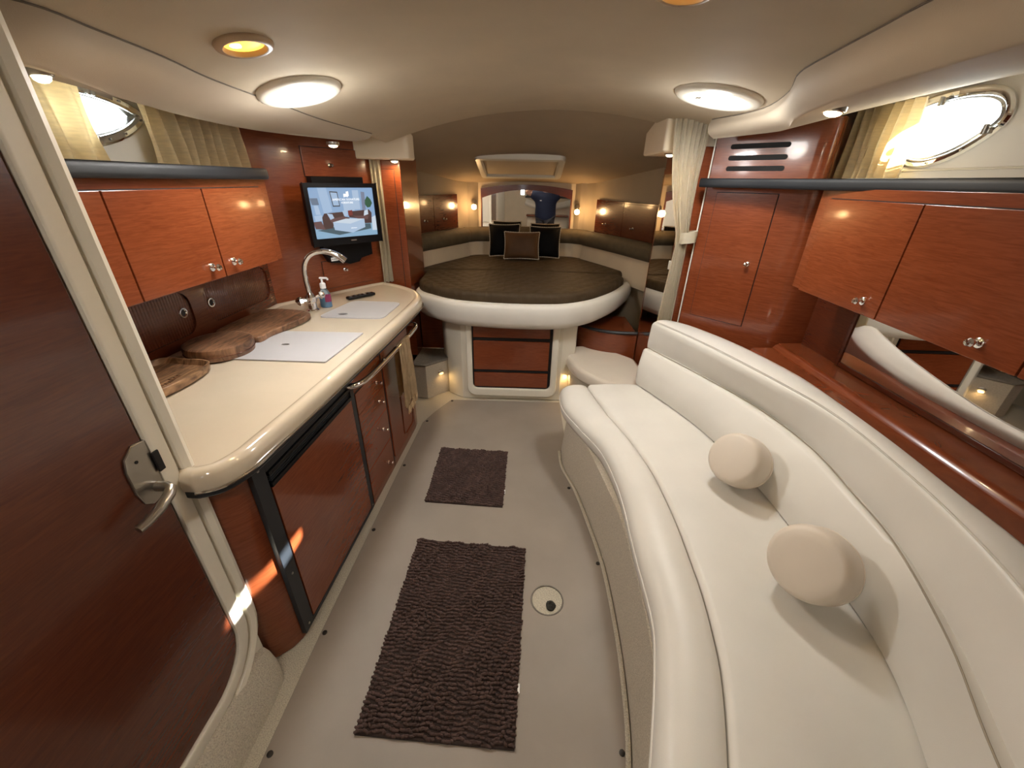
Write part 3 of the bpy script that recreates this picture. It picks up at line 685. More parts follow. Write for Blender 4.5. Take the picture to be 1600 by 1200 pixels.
sp('picture_table_top', [(29, 68), (50, 62), (80, 64), (56, 73)], 'scr_white', 6)
sp('picture_table', [(29, 68), (56, 73), (80, 64), (80, 82), (58, 92), (30, 84)], 'scr_pale', 7)
sp('picture_armchair', [(93, 62), (100, 58), (100, 90), (92, 90)], 'scr_white', 6)
sp('picture_logo', [(52, 12), (56, 12), (56, 8), (60, 7), (60, 16), (58, 18), (58, 20), (57, 18), (53, 18), (52, 20), (51.5, 16)], 'scr_text', 8)
R_ = Matrix((TVF.d, TVF.up, TVF.n)).transposed()
def scrp(x, y): return TVF.p(lerp(su0, su1, x/100), lerp(sv1, sv0, y/100), .0123)
words('screen_text', 'AMERICAN SIGNATURE', .0165, scrp(55, 23.5), R_, 'scr_text', scrn)
words('screen_text', 'FURNITURE', .0145, scrp(56, 30), R_, 'scr_text', scrn)
words('screen_text', 'asfurniture', .009, scrp(61, 82), R_, 'scr_text', scrn)
bm = BM(); TVF.plate(bm, rrect(W_*.52, W_*.60, Z0+.018, Z0+.025, .002, 2), .021, .0228); obj('badge', bm, 'satin_steel', tv)
bm = BM(); T.plate(bm, [(.085, 1.105), (.135, 1.105), (.135, 1.127), (.085, 1.127)], .049, .0508); st = obj('sticker', bm, 'white_plastic', tv)
words('sticker_text', 'AUDIO', .013, T.p(.11, 1.116, .0512), Matrix((T.d, T.up, T.n)).transposed(), 'slot_black', st)

# ------------------------------------------------------------------ hanging lockers and cornices
hl = thing('hanging_locker', 'narrow mahogany hanging locker between the counter end and the berth', 'cabinet', (-1.0, 3.1, .3))
bm = BM(); bxr(bm, -1.12, -.862, 2.985, 3.42, .3, 1.72, .006); obj('body', bm, 'mahogany', hl)
HF = Fr((-1.12, 2.985), (-.862, 2.985))
bm = BM(); HF.box(bm, .012, .215, .60, 1.638, -.001, .0008); obj('door_gap', bm, 'seam_black', hl)
bm = BM(); HF.box(bm, .015, .212, .60, 1.635, -.001, .005, .002); d = obj('door', bm, 'mahogany', hl); knob(HF, .055, 1.30, .005, d, .011)
bm = BM(); bxr(bm, -.858, -.675, 3.14, 3.45, .01, .635, .004); ub = tag(obj('under_berth_panel', bm, 'mahogany', smooth=30, at=(-.9, 3.3, 0)), 'mahogany panel under the berth behind the carpeted step', 'panel')

rl = thing('mirror_locker', 'mahogany locker with a full-length mirror beside the tied curtain', 'cabinet', (1.1, 2.7, 0))
RX = .872
bm = BM(); bxr(bm, RX, 1.30, 2.47, 2.965, .02, 1.76, .006); obj('body', bm, 'mahogany', rl)
RF = Fr((RX, 2.965), (RX, 2.47))
bm = BM(); RF.box(bm, .008, .49, .575, 1.665, -.001, .006, .002); md = obj('door', bm, 'mahogany', rl)
bm = BM(); RF.box(bm, .040, .45, .605, 1.635, .0055, .0085, .001); obj('mirror_glass', bm, 'mirror', md)
bm = BM(); RF.box(bm, .448, .462, 1.12, 1.17, .008, .02, .003); obj('catch', bm, 'cream_plastic', md)

def cornice(name, x0, x1, y0, y1, z0, z1, lb):
    bm = BM(); prism(bm, rpoly([(x0, y0), (x1, y0), (x1, y1), (x0, y1)], .03, 4), [(.008, z0), (0, z0+.008), (0, z1)])
    struct(obj(name, bm, 'headliner', smooth=40), lb)
cornice('trim_4', -1.30, -.768, 2.86, 3.04, 1.69, 1.95, 'cream cornice box above the narrow hanging locker')
cornice('trim_5', .715, 1.25, 2.52, 2.97, 1.735, 1.97, 'cream cornice box above the mirrored locker')

# tall vented cabinet on the right
CA, CB = (.955, 2.43), (1.262, 2.105)
K = Fr(CA, CB)
tc_ = thing('vented_cabinet', 'tall mahogany corner cabinet with three vent slots above the sofa', 'cabinet', (1.2, 2.3, .3))
kp = [CA, CB]+[(p[0], p[1]) for p in cat_([(1.262, 2.105, 0), (1.30, 2.078, 0), (1.34, 2.085, 0), (1.40, 2.15, 0), (1.515, 2.28, 0)], 4)][1:]+[(1.515, 2.46), (.965, 2.455)]
kq = [CA, CB]+[(p[0], p[1]) for p in cat_([(1.262, 2.105, 0), (1.305, 2.065, 0), (1.36, 2.045, 0), (1.43, 2.035, 0), (1.515, 2.03, 0)], 4)][1:]+[(1.515, 2.46), (.965, 2.455)]
bm = BM(); prism(bm, kq, [(0, .30), (0, 1.585)]); prism(bm, kp, [(0, 1.585), (0, 1.85)]); obj('body', bm, 'mahogany', tc_, smooth=40)
bm = BM(); K.box(bm, .057, .357, .882, 1.548, -.001, .0008); obj('door_gap', bm, 'seam_black', tc_)
bm = BM(); K.box(bm, .06, .354, .885, 1.545, -.001, .006, .002); d = obj('door', bm, 'mahogany', tc_); knob(K, .300, 1.212, .006, d, .013)
for z in (1.655, 1.702, 1.752):
    bm = BM(); K.plate(bm, rrect(.075, .345, z-.011, z+.011, .0105, 4), -.002, .0012); obj('vent_slot', bm, 'slot_black', tc_)
# white edge strip
bm = BM(); tube(bm, [V(.952, 2.44, z) for z in (.35, 1.0, 1.84)], .004, 8); obj('edge_bead', bm, 'cream_plastic', tc_)

# ------------------------------------------------------------------ sofa side: backboard, ledge, mirror
bb = thing('sofa_backboard', 'dark mahogany backboard behind the sofa under the wall cabinet', 'panel', (1.46, .8, .6))
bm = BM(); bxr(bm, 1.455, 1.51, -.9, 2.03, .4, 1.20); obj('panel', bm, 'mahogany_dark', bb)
bm = BM(); rings = [[V(x, y, z) for x, z in ((1.20, .60), (1.20, .800), (1.215, .812), (1.30, .815), (1.315, .818), (1.325, .832), (1.345, .842), (1.44, .846), (1.456, .846), (1.456, .60))] for y in (-.9, 1.0, 2.03)]
loft(bm, rings, True, True, True); obj('ledge', bm, 'mahogany', bb, smooth=40)
BF = Fr((1.455, 1.74), (1.455, -.9))
wm = thing('wall_mirror', 'long low mirror behind the sofa back under the wall cabinet', 'mirror', BF.p(1.2, .9))
bm = BM(); BF.box(bm, .0, 2.6, .868, 1.20, .0005, .006, .0015); obj('glass', bm, 'mirror', wm, smooth=20)
bm = BM(); BF.box(bm, .0, 2.6, .848, .868, .0005, .012, .003); BF.box(bm, -.022, -.002, .848, 1.20, .0005, .012, .003); obj('edge_trim', bm, 'mahogany_dark', wm)

# ------------------------------------------------------------------ sofa (plan curves from forward end to aft end)
def dens(c, n=56):
    P = cat_([V(x, y, 0) for x, y in c], 10)
    # even arc length
    d = [0]
    for a, b in zip(P[:-1], P[1:]): d.append(d[-1]+(b-a).length)
    out = []; j = 0
    for i in range(n+1):
        t = d[-1]*i/n
        while j < len(d)-2 and d[j+1] < t: j += 1
        f = (t-d[j])/max(1e-9, d[j+1]-d[j]); out.append(P[j].lerp(P[j+1], min(1, max(0, f))))
    return out
c_base = dens([(.262, 2.13), (.268, 1.97), (.325, 1.775), (.368, 1.53), (.403, 1.266), (.407, .975), (.396, .775), (.374, .60), (.33, .42), (.26, .22)])
c_bolt = dens([(.240, 2.20), (.250, 2.03), (.322, 1.83), (.400, 1.64), (.432, 1.45), (.440, 1.27), (.432, 1.03), (.428, .80), (.405, .67), (.335, .45), (.245, .22)])
c_seam = dens([(.405, 2.235), (.468, 1.94), (.544, 1.66), (.585, 1.44), (.596, 1.275), (.598, 1.11), (.592, .97), (.585, .85), (.566, .71), (.54, .59), (.477, .41), (.385, .20)])
c_bot = dens([(.72, 2.27), (.85, 1.98), (.945, 1.69), (1.0, 1.32), (1.01, 1.04), (1.015, .80), (.985, .62), (.905, .42), (.80, .22)])
c_mid = dens([(.77, 2.355), (.955, 1.96), (1.085, 1.63), (1.137, 1.33), (1.115, 1.07), (1.085, .86), (.985, .59), (.885, .40), (.80, .22)])
c_top = dens([(.79, 2.365), (.94, 2.0), (1.07, 1.61), (1.145, 1.31), (1.135, 1.0), (1.10, .76), (1.04, .555), (.95, .36), (.86, .20)])
c_out = dens([(.88, 2.39), (.99, 2.32), (1.135, 2.02), (1.225, 1.67), (1.235, 1.4), (1.232, 1.13), (1.215, .9), (1.205, .72), (1.16, .45), (1.08, .22)])
sf = thing('curved_sofa', 'long curved cream vinyl sofa with a carpeted base', 'sofa', (.8, 1.2, 0))
def sec(curves, prof):
    """rings across; prof = list of (weights over curves, z, offset toward +out)"""
    rings = []
    n = len(curves[0])
    for i in range(n):
        r = []
        for w_, z in prof:
            p = V(0, 0, 0)
            for c, k in zip(curves, w_): p += c[i]*k
            r.append(V(p.x, p.y, z))
        rings.append(r)
    return rings
def round_ends(rings, amt, steps=3):
    """pinch the first and last rings for soft cushion ends"""
    out = list(rings)
    for end in (0, -1):
        base = rings[end]; nxt = rings[1 if end == 0 else -2]
        c = sum(base, V(0, 0, 0))/len(base); d = (c-sum(nxt, V(0, 0, 0))/len(nxt)).normalized()
        ex = []
        for k in range(1, steps+1):
            a = k/steps*PI/2; s = 1-amt*(1-math.cos(a))/.06*.5
            ex.append([c+(p-c)*max(.55, 1-(1-math.cos(a))*.35)+d*amt*math.sin(a) for p in base])
        out = (ex[::-1]+out) if end == 0 else (out+ex)
    return out
# carpeted base
bm = BM(); back = [V(p.x+.30, p.y, 0) for p in c_base]
loft(bm, sec([c_base, back], [((1, 0), .004), ((1.0, 0), .05), ((.97, .03), .16), ((.93, .07), .33), ((0, 1), .33), ((0, 1), .004)]), True, True, True); bs = obj('base', bm, 'carpet_fine', sf, smooth=40)
for c in (sec([c_base, back], [((1.04, -.04), .012)]),):
    bm = BM(); tube(bm, [r[0]+V(0, 0, .006) for r in c], .009, 6); obj('base_welt', bm, 'carpet', bs)
bm = BM(); tube(bm, [V(.398, 1.31, .02), V(.402, 1.40, .12), V(.408, 1.50, .22), V(.41, 1.58, .31)], .004, 6); obj('base_seam', bm, 'carpet', bs)
# front bolster
mid_b = [(a+b)/2 for a, b in zip(c_bolt, c_seam)]
pr = [((.65, .35), .325), ((.9, .1), .322), ((1.02, -.02), .338), ((1.06, -.06), .365), ((1.05, -.05), .40), ((.96, .04), .428), ((.78, .22), .446), ((.5, .5), .454), ((.2, .8), .450), ((.04, .96), .440), ((0, 1), .425), ((.1, .9), .35)]
bm = BM(); loft(bm, round_ends(sec([c_bolt, c_seam], pr), .045), True, True, True); obj('front_bolster', bm, 'cream_vinyl', sf, smooth=60)
for z, k in ((.392, 1.062),):
    bm = BM(); tube(bm, [V(lerp(b.x, a.x, k), lerp(b.y, a.y, k), z) for a, b in zip(c_bolt, c_seam)], .0028, 6); obj('piping', bm, 'cream_vinyl', sf)
# seat cushion
pr = [((1, 0), .33), ((1, 0), .428), ((.985, .015), .442), ((.95, .05), .450), ((.6, .4), .456), ((.2, .8), .452), ((0, 1), .446), ((-.15, 1.15), .44), ((-.15, 1.15), .33)]
bm = BM(); loft(bm, round_ends(sec([c_seam, c_bot], pr), .03), True, True, True); obj('seat_cushion', bm, 'cream_vinyl', sf, smooth=60)
# seat box under seat
bm = BM(); loft(bm, sec([c_seam, c_out], [((1, 0), .02), ((1, 0), .33), ((0, 1), .33), ((0, 1), .02)]), True, True, True); obj('seat_box', bm, 'carpet_fine', sf, smooth=30)
# backrest: lower roll and upper panel
pr = [((1, 0, 0), .452), ((1.02, -.02, 0), .50), ((.88, .12, 0), .56), ((.55, .45, 0), .615), ((.24, .76, 0), .652), ((.08, .92, 0), .666), ((0, .7, .3), .660), ((0, .3, .7), .56), ((.1, .2, .7), .46)]
bm = BM(); loft(bm, round_ends(sec([c_bot, c_mid, c_out], pr), .035), True, True, True); obj('back_lower', bm, 'cream_vinyl', sf, smooth=60)
pr = [((.86, 0, .14), .645), ((.85, .05, .10), .674), ((.42, .55, .03), .72), ((.08, .92, 0), .785), ((.0, 1.0, 0), .812), ((0, .93, .07), .830), ((0, .6, .4), .842), ((0, .25, .75), .842), ((0, .06, .94), .832), ((0, 0, 1), .812), ((0, 0, 1), .60), ((.5, .1, .4), .60)]
bm = BM(); loft(bm, round_ends(sec([c_mid, c_top, c_out], pr), .03), True, True, True); obj('back_upper', bm, 'cream_vinyl', sf, smooth=60)
bm = BM(); tube(bm, [V(lerp(a.x, b.x, .98), lerp(a.y, b.y, .98), .6695) for a, b in zip(c_bot, c_mid)], .0022, 6); obj('back_seam', bm, 'vinyl_seam', sf)
for dz, k in ((.0, .93), (.0035, .90)):
    bm = BM(); tube(bm, [V(lerp(b.x, a.x, k), lerp(b.y, a.y, k), .8315+dz) for a, b in zip(c_top, c_out)], .0018, 5); obj('stitching', bm, 'cream_vinyl', sf)

def round_cushion(c, nrm, r, th, label):
    t = thing('round_cushion', label, 'cushion', V(c[0], c[1], c[2])-V(0, 0, r*.8))
    n = Vector(nrm).normalized(); c = Vector(c)
    bm = BM(); pf = [(0, -.5*th), (r*.80, -.5*th), (r*.91, -.47*th), (r*.965, -.40*th), (r*.99, -.30*th), (r*1.01, 0), (r*1.0, .22*th), (r*.98, .33*th), (r*.94, .42*th), (r*.88, .48*th), (r*.80, .512*th), (r*.6, .528*th), (r*.3, .534*th), (0, .535*th)]
    lathe(bm, pf, c, n, 48); obj('cover', bm, 'cream_vinyl_warm', t, smooth=70)
    bm = BM(); u = n.orthogonal().normalized(); v = n.cross(u)
    tube(bm, [c-n*(.22*th)+(u*math.cos(a)+v*math.sin(a))*(r*1.001) for a in [2*PI*k/40 for k in range(41)]], .0022, 6, False); obj('seam', bm, 'cream_vinyl_warm', t)
round_cushion((.895, 1.35, .578), (-.78, -.38, .50), .107, .135, 'round cream vinyl cushion on the sofa, farther of the two')
round_cushion((.882, .855, .580), (-.78, -.38, .50), .110, .140, 'round cream vinyl cushion on the sofa, nearer of the two')

# ------------------------------------------------------------------ floor mat, rugs, leg socket
mat_out = [(-.752, -.8), (-.752, .90), (-.742, 1.4), (-.733, 1.95), (-.718, 2.44), (-.66, 2.60), (-.57, 2.79), (-.2, 2.795), (.295, 2.805), (.30, 2.4)]+[(p.x+.03, p.y) for p in c_base[::3]]+[(.2, -.1), (.1, -.8)]
SOCK = (.132, 1.10)
hole = [(SOCK[0]+.066*math.cos(a), SOCK[1]+.066*math.sin(a)) for a in [2*PI*k/32 for k in range(32)]]
mt = thing('floor_mat', 'grey vinyl snap-in floor mat along the cabin aisle', 'mat', (-.2, 1.2, 0))
bm = BM(); holed(bm, mat_out, [hole], lambda u, v, d: V(u, v, .001+d), .004); obj('sheet', bm, 'floor_vinyl', mt, smooth=0)
bm = BM(); tube(bm, [V(SOCK[0]+.067*math.cos(a), SOCK[1]+.067*math.sin(a), .005) for a in [2*PI*k/32 for k in range(33)]], .0035, 6, False); obj('opening_edge', bm, 'carpet_grey', mt)
for x, y in ((-.736, .919), (-.725, 1.434), (-.714, 1.947), (-.690, 2.46), (-.560, 2.77), (.285, 1.80), (.375, 1.293), (.345, .602), (-.735, .55)):
    bm = BM(); lathe(bm, [(0, 0), (.0095, 0), (.009, .003), (.005, .0045), (0, .0045)], V(x, y, .005), (0, 0, 1), 12); obj('snap', bm, 'snap_dark', mt)
ls = thing('leg_socket', 'round carpet opening in the floor mat with a dark rusty plug', 'socket', (SOCK[0], SOCK[1], 0))
bm = BM(); lathe(bm, [(0, 0), (.063, 0), (.063, .0025), (0, .003)], V(SOCK[0], SOCK[1], .0005), (0, 0, 1), 28); obj('carpet_disc', bm, 'carpet', ls)
bm = BM()
for k in range(9):
    a = k*.7; bmesh.ops.create_icosphere(bm, subdivisions=1, radius=.012+.005*random.random(), matrix=Matrix.Translation(V(SOCK[0]+.014+.008*math.cos(a), SOCK[1]-.026+.010*math.sin(a), .004)))
obj('plug', bm, 'mould_dark', ls)

def rug(name, quad, label, tagpos):
    """chenille mat on four floor corners: far-left, far-right, near-right, near-left"""
    A, B, C_, D = [V(x, y, 0) for x, y in quad]; ctr = (A+B+C_+D)/4
    t = thing(name, label, 'rug', (ctr.x, ctr.y, .005))
    bm = BM(); prism(bm, [(p.x, p.y) for p in (A, B, C_, D)], [(0, .0055), (0, .011), (.004, .013)]); obj('backing', bm, 'rug_base', t, smooth=0)
    ico = bmesh.new(); bmesh.ops.create_icosphere(ico, subdivisions=1, radius=1); iv = [v.co.copy() for v in ico.verts]; jf = [[v.index for v in f.verts] for f in ico.faces]; ico.free()
    w_, h_ = (B-A).length, (D-A).length; vs2, fs = [], []
    ny = int(h_/.0150); nx = int(w_/.0095)
    rnd = random.Random(len(label))
    for j in range(ny):
        v0 = (j+.5)/ny
        for i in range(nx):
            u = (i+rnd.random())/nx; v = v0+rnd.gauss(0, .09)/ny
            wob = .004*math.sin(u*23+j*.35)+.003*math.sin(u*51+j)
            u = min(max(u, .008), .992); v = min(max(v, .008), .992)
            p = (A.lerp(B, u)).lerp(D.lerp(C_, u), v); clump = math.sin(u*9+v*5)*math.sin(v*11-u*4)
            ang = rnd.gauss(0, .18+.45*max(0, clump)); ca, sa = math.cos(ang), math.sin(ang)
            sx, sy, sz = .0095*rnd.uniform(.8, 1.3), .0052*rnd.uniform(.8, 1.2), .0085*rnd.uniform(.7, 1.25)
            o = len(vs2); p = p+V(0, wob, .015+.002*clump)
            for q in iv: vs2.append((p.x+q.x*sx*ca-q.y*sy*sa, p.y+q.x*sx*sa+q.y*sy*ca, p.z+q.z*sz))
            fs += [[o+k for k in f] for f in jf]
    me = bpy.data.meshes.new('pile'); b0 = rootloc(t); me.from_pydata([(a-b0.x, b-b0.y, c-b0.z) for a, b, c in vs2], [], fs); me.materials.append(MATS['rug_pile'])
    me.polygons.foreach_set('use_smooth', [True]*len(me.polygons))
    o = bpy.data.objects.new('pile', me); col.objects.link(o); o.parent = t; o['kind'] = 'stuff'
    bm = BM(); box(bm, V(tagpos[0], tagpos[1], .012), V(.008, .03, .002)); obj('care_tag', bm, 'white_plastic', t)
rug('chenille_rug', [(-.519, 2.131), (-.086, 2.112), (-.088, 1.622), (-.513, 1.641)], 'small square brown chenille rug nearer the berth', (-.084, 1.74))
rug('chenille_rug', [(-.485, 1.382), (.038, 1.355), (.011, .591), (-.497, .608)], 'large rectangular brown chenille rug nearest the camera', (.020, .76))

# ------------------------------------------------------------------ berth
bp_front = [(-.858, 3.10), (-.848, 3.01), (-.80, 2.925), (-.73, 2.86), (-.54, 2.725), (-.28, 2.66), (0, 2.642), (.26, 2.67), (.46, 2.79), (.60, 2.94), (.74, 3.14), (.90, 3.46)]
FC = dens(bp_front, 48)
ctrb = V(-.05, 3.55, 0)
def inw(p, d): 
    v = (ctrb-V(p.x, p.y, 0)).normalized(); return V(p.x+v.x*d, p.y+v.y*d, 0)
be = thing('berth', 'cream padded V-berth platform with a rounded front', 'bed', (0, 3.4, 0))
bm = BM(); pr = [(.16, .645), (.10, .640), (.055, .648), (.030, .668), (.012, .70), (.0, .76), (.002, .80), (.012, .822), (.032, .834), (.06, .832), (.09, .80), (.16, .70)]
loft(bm, [[V(inw(p, d).x, inw(p, d).y, z) for d, z in pr] for p in FC], True, True, True); obj('padded_edge', bm, 'cream_vinyl', be, smooth=60)
plat = [(inw(p, .08).x, inw(p, .08).y) for p in FC]+[(.90, 3.55), (.62, 4.20), (.45, 4.32), (-.5, 4.32), (-.67, 4.20), (-.98, 3.50), (-.98, 3.43), (-.855, 3.43)]
bm = BM(); prism(bm, plat, [(0, .65), (0, .82)]); obj('platform', bm, 'cream_plastic', be, smooth=20)
# carcass below with the drawer opening
bm = BM(); prism(bm, [(-.66, 3.05), (-.60, 2.92), (-.48, 2.835), (.29, 2.845), (.40, 2.93), (.43, 3.12), (.43, 4.2), (-.66, 4.2)], [(0, .005), (0, .66)]); obj('carcass', bm, 'cream_plastic', be, smooth=30)
mtress = thing('mattress', 'brown quilted berth mattress in two fitted pieces', 'mattress', (0, 3.5, .82))
fr_m = [(inw(p, .040).x, inw(p, .040).y) for p in FC]
iL, iR = 1, len(fr_m)-3
def mpiece(name, poly):
    bm = BM(); prism(bm, poly, [(.012, .828), (.0, .84), (0, .868), (.010, .888), (.028, .899), (.06, .904), (.12, .907), (.2, .908)] if False else [(.012, .824), (0, .838), (0, .872), (.007, .890), (.020, .900), (.035, .904)]); return obj(name, bm, 'quilt', mtress, smooth=60)
mpiece('front_piece', fr_m[iL:iR]+[(.78, 3.42), (0, 3.50), (-.845, 3.44)])
mpiece('rear_piece', [(-.85, 3.455), (0, 3.515), (.775, 3.435), (.80, 3.50), (.86, 3.56), (.56, 4.18), (.43, 4.28), (-.48, 4.28), (-.60, 4.20), (-.955, 3.52)])
# cream side panels and olive bolsters round the wall
sideL = [(-.99, 3.435), (-.92, 3.60), (-.85, 3.75), (-.64, 4.17)]; sideR = [(1.12, 3.02), (.97, 3.36), (.80, 3.75), (.59, 4.16)]
def along(pts, prof, name, m, parent, inward):
    P = cat_([V(x, y, 0) for x, y in pts], 6); rings = []
    for i, p in enumerate(P):
        d = (P[min(i+1, len(P)-1)]-P[max(i-1, 0)]).normalized(); s = V(d.y, -d.x, 0)*inward
        rings.append([p+s*a+V(0, 0, z) for a, z in prof])
    bm = BM(); loft(bm, rings, True, True, True); return obj(name, bm, m, parent, smooth=60)
prof_side = [(0, .80), (.055, .80), (.075, .86), (.072, .95), (.055, 1.045), (0, 1.05)]
prof_bol = [(0, 1.03), (.045, 1.025), (.085, 1.04), (.10, 1.075), (.095, 1.125), (.065, 1.158), (.02, 1.165), (0, 1.16)]
backp = [(-.64, 4.20), (-.50, 4.305), (-.2, 4.325), (.15, 4.325), (.45, 4.30), (.59, 4.19)]
for pts, inward, lb1, lb2 in ((sideL, 1, 'cream padded side panel of the berth below the olive bolster, galley side', 'olive bolster along the berth wall on the galley side'),
                              (sideR, -1, 'cream padded side panel of the berth below the olive bolster, sofa side', 'olive bolster along the berth wall on the sofa side'),
                              (backp, 1, 'cream padded panel behind the throw pillows', 'olive bolster behind the throw pillows under the arched mirror')):
    t = thing('side_panel', lb1, 'panel', (pts[0][0], pts[0][1], .80)); along(pts, prof_side, 'padding', 'wall_vinyl', t, inward)  # cream padding in darker tan vinyl: its shadow is put into the colour
    t = thing('berth_bolster', lb2, 'bolster', (pts[0][0], pts[0][1], 1.03)); along(pts, prof_bol, 'cushion', 'bolster_olive', t, inward)

def pillow(c, w_, h_, th, tilt, rz, m, label):
    t = thing('throw_pillow', label, 'pillow', (c[0], c[1], c[2]-h_/2), 'throw pillows on the berth')
    Rm = Matrix.Rotation(rz, 3, 'Z') @ Matrix.Rotation(tilt, 3, 'X'); n = 14; bm = BM()
    def pt(u, v, s):
        e = (1-abs(u)**3)*(1-abs(v)**3); px = u*w_/2*(1-.07*(1-abs(v)**2)*0-.06*(1-v*v)*abs(u)**3*-1-.03); pz = v*h_/2*(1-.06*(1-u*u)*abs(v)**3)
        px = u*w_/2*(1-.06*(1-v*v)*abs(u)**3)
        return Vector(c)+Rm @ V(px, s*th/2*e**.6, pz)
    for s in (-1, 1):
        loft(bm, [[pt(-1+2*i/n, -1+2*j/n, s) for i in range(n+1)] for j in range(n+1)], False)
    bmesh.ops.remove_doubles(bm, verts=bm.verts[:], dist=1e-4); obj('cover', bm, m, t, smooth=80)
    loop = [pt(-1+2*i/n, -1, 0) for i in range(n)]+[pt(1, -1+2*i/n, 0) for i in range(n)]+[pt(1-2*i/n, 1, 0) for i in range(n)]+[pt(-1, 1-2*i/n, 0) for i in range(n+1)]
    bm = BM(); L2 = []
    for a, b in zip(loop[:-1], loop[1:]): L2 += [a, a.lerp(b, .5)]
    L2.append(loop[-1]); tube(bm, L2, [.0055 if k % 2 else .003 for k in range(len(L2))], 6, False); obj('cord_trim', bm, 'trim_cord', t)
pillow((-.225, 4.10, 1.065), .30, .30, .11, rad(-17), rad(6), 'pillow_black', 'black velvet throw pillow with beaded cord, left of the brown one')
pillow((.165, 4.10, 1.055), .30, .29, .11, rad(-17), rad(-5), 'pillow_black', 'black velvet throw pillow with pale cord, right of the brown one')
pillow((-.055, 3.985, 1.035), .335, .25, .11, rad(-19), 0, 'pillow_brown', 'brown satin throw pillow in front of two black pillows')

# drawer front under the berth
DF = Fr((-.50, 2.815), (.315, 2.82))
dcab = thing('drawer_cabinet', 'mahogany panelled drawer front in a rounded cream frame under the berth', 'cabinet', (-.09, 2.83, 0))
a0, a1 = .105, .712
bm = BM(); oo = rrect(a0-.045, a1+.05, .045, .75, .07, 6); ii = rrect(a0, a1, .11, .70, .04, 6)
loft(bm, [[DF.p(a, z, o) for a, z in lp] for lp, o in ((oo, -.02), (oo, .008), (inset(oo, .008), .016), (inset(ii, -.012), .016), (ii, .006), (ii, -.012))]); obj('frame', bm, 'cream_plastic', dcab, smooth=40)
bm = BM(); DF.plate(bm, rrect(a0-.004, a1+.004, .106, .70, .04, 6), -.016, -.006); obj('black_backing', bm, 'slot_black', dcab)
for z0, z1 in ((.125, .247), (.272, .508), (.535, .68)):
    bm = BM(); DF.box(bm, a0+.012, a1-.022, z0, z1, -.008, .004, .002); obj('wood_panel', bm, 'mahogany', dcab)
for z in (.2595, .5215):
    bm = BM(); DF.box(bm, a0+.006, a1-.014, z-.008, z+.008, -.008, .002, .001); obj('divider', bm, 'slot_black', dcab)

# steps at both sides
st1 = thing('carpeted_step', 'small step with a grey carpet tread beside the galley end', 'step', (-.75, 2.95, 0))
sp1 = [(-.86, 2.82), (-.76, 2.80), (-.565, 2.995), (-.60, 3.135), (-.86, 3.135)]
bm = BM(); prism(bm, sp1, [(0, .004), (0, .285)]); rs = obj('riser', bm, 'carpet_fine', st1, smooth=20)
bm = BM(); prism(bm, inset(sp1, -.008), [(.004, .285), (0, .292), (.002, .300), (.010, .306)]); obj('tread', bm, 'carpet_grey', st1, smooth=40)
bm = BM(); tube(bm, [V(-.86, 3.132, .305), V(-.605, 3.132, .305), V(-.562, 3.0, .303)], .006, 6); obj('tread_edge', bm, 'cream_plastic', st1)
st2 = thing('padded_step', 'cream vinyl padded step seat beside the forward end of the sofa', 'step', (.6, 2.8, 0))
sp2 = [(.40, 3.10), (.33, 2.95), (.36, 2.72), (.45, 2.55), (.62, 2.40), (.86, 2.40), (.866, 2.80), (.80, 2.93), (.60, 3.10)]
sp2 = [(p[0], p[1]) for p in cat_([(a, b) for a, b in sp2], 3, True)]
sp2 = [(min(x, .864), y) for x, y in sp2]
bm = BM(); prism(bm, inset(sp2, .03), [(0, .004), (0, .30)]); obj('base', bm, 'carpet_fine', st2, smooth=30)
bm = BM(); prism(bm, sp2, [(.02, .30), (.004, .305), (0, .33), (.006, .362), (.018, .376), (.035, .382)]); obj('cushion', bm, 'cream_vinyl_warm', st2, smooth=60)
cc = thing('corner_cabinet', 'curved mahogany corner cabinet with a black rail under the berth', 'cabinet', (.7, 3.0, 0))
arc = cat_([V(.435, 3.14, 0), V(.54, 3.03, 0), V(.69, 2.965, 0), V(.866, 2.955, 0)], 6)
bm = BM(); prism(bm, [(p.x, p.y) for p in arc]+[(.866, 3.4), (.435, 3.4)], [(0, .005), (0, .545)]); obj('body', bm, 'mahogany', cc, smooth=40)
bm = BM(); tube(bm, [V(p.x, p.y-.004, .552) for p in arc], .013, 8); obj('fiddle_rail', bm, 'black_satin', cc)

# wall lockers in the berth
def wall_locker(fr, s0, s1, z0, z1, label, kn):
    t = thing('berth_locker', label, 'locker', fr.p((s0+s1)/2, z0, 0))
    bm = BM(); fr.box(bm, s0, s1, z0, z1, .0, .022, .003); obj('surround', bm, 'mahogany_dark', t)
    n = len(kn); w_ = (s1-s0-.03)/n
    for i, k in enumerate(kn):
        a = s0+.015+w_*i
        bm = BM(); fr.box(bm, a+.002, a+w_-.002, z0+.015, z1-.015, .02, .028, .002); d = obj('door', bm, 'mahogany_dark', t); knob(fr, a+w_*k, lerp(z0, z1, .32), .028, d, .011)
WLF = Fr((-1.233, 2.94), (-.68, 4.21)); WRF = Fr((.63, 4.20), (1.193, 2.94))
wall_locker(WLF, .55, 1.335, 1.165, 1.462, 'dark mahogany wall locker above the olive bolster, galley side', [.62, .38])
wall_locker(WRF, .06, .93, 1.150, 1.440, 'dark mahogany wall locker above the olive bolster, sofa side', [.42, .38])

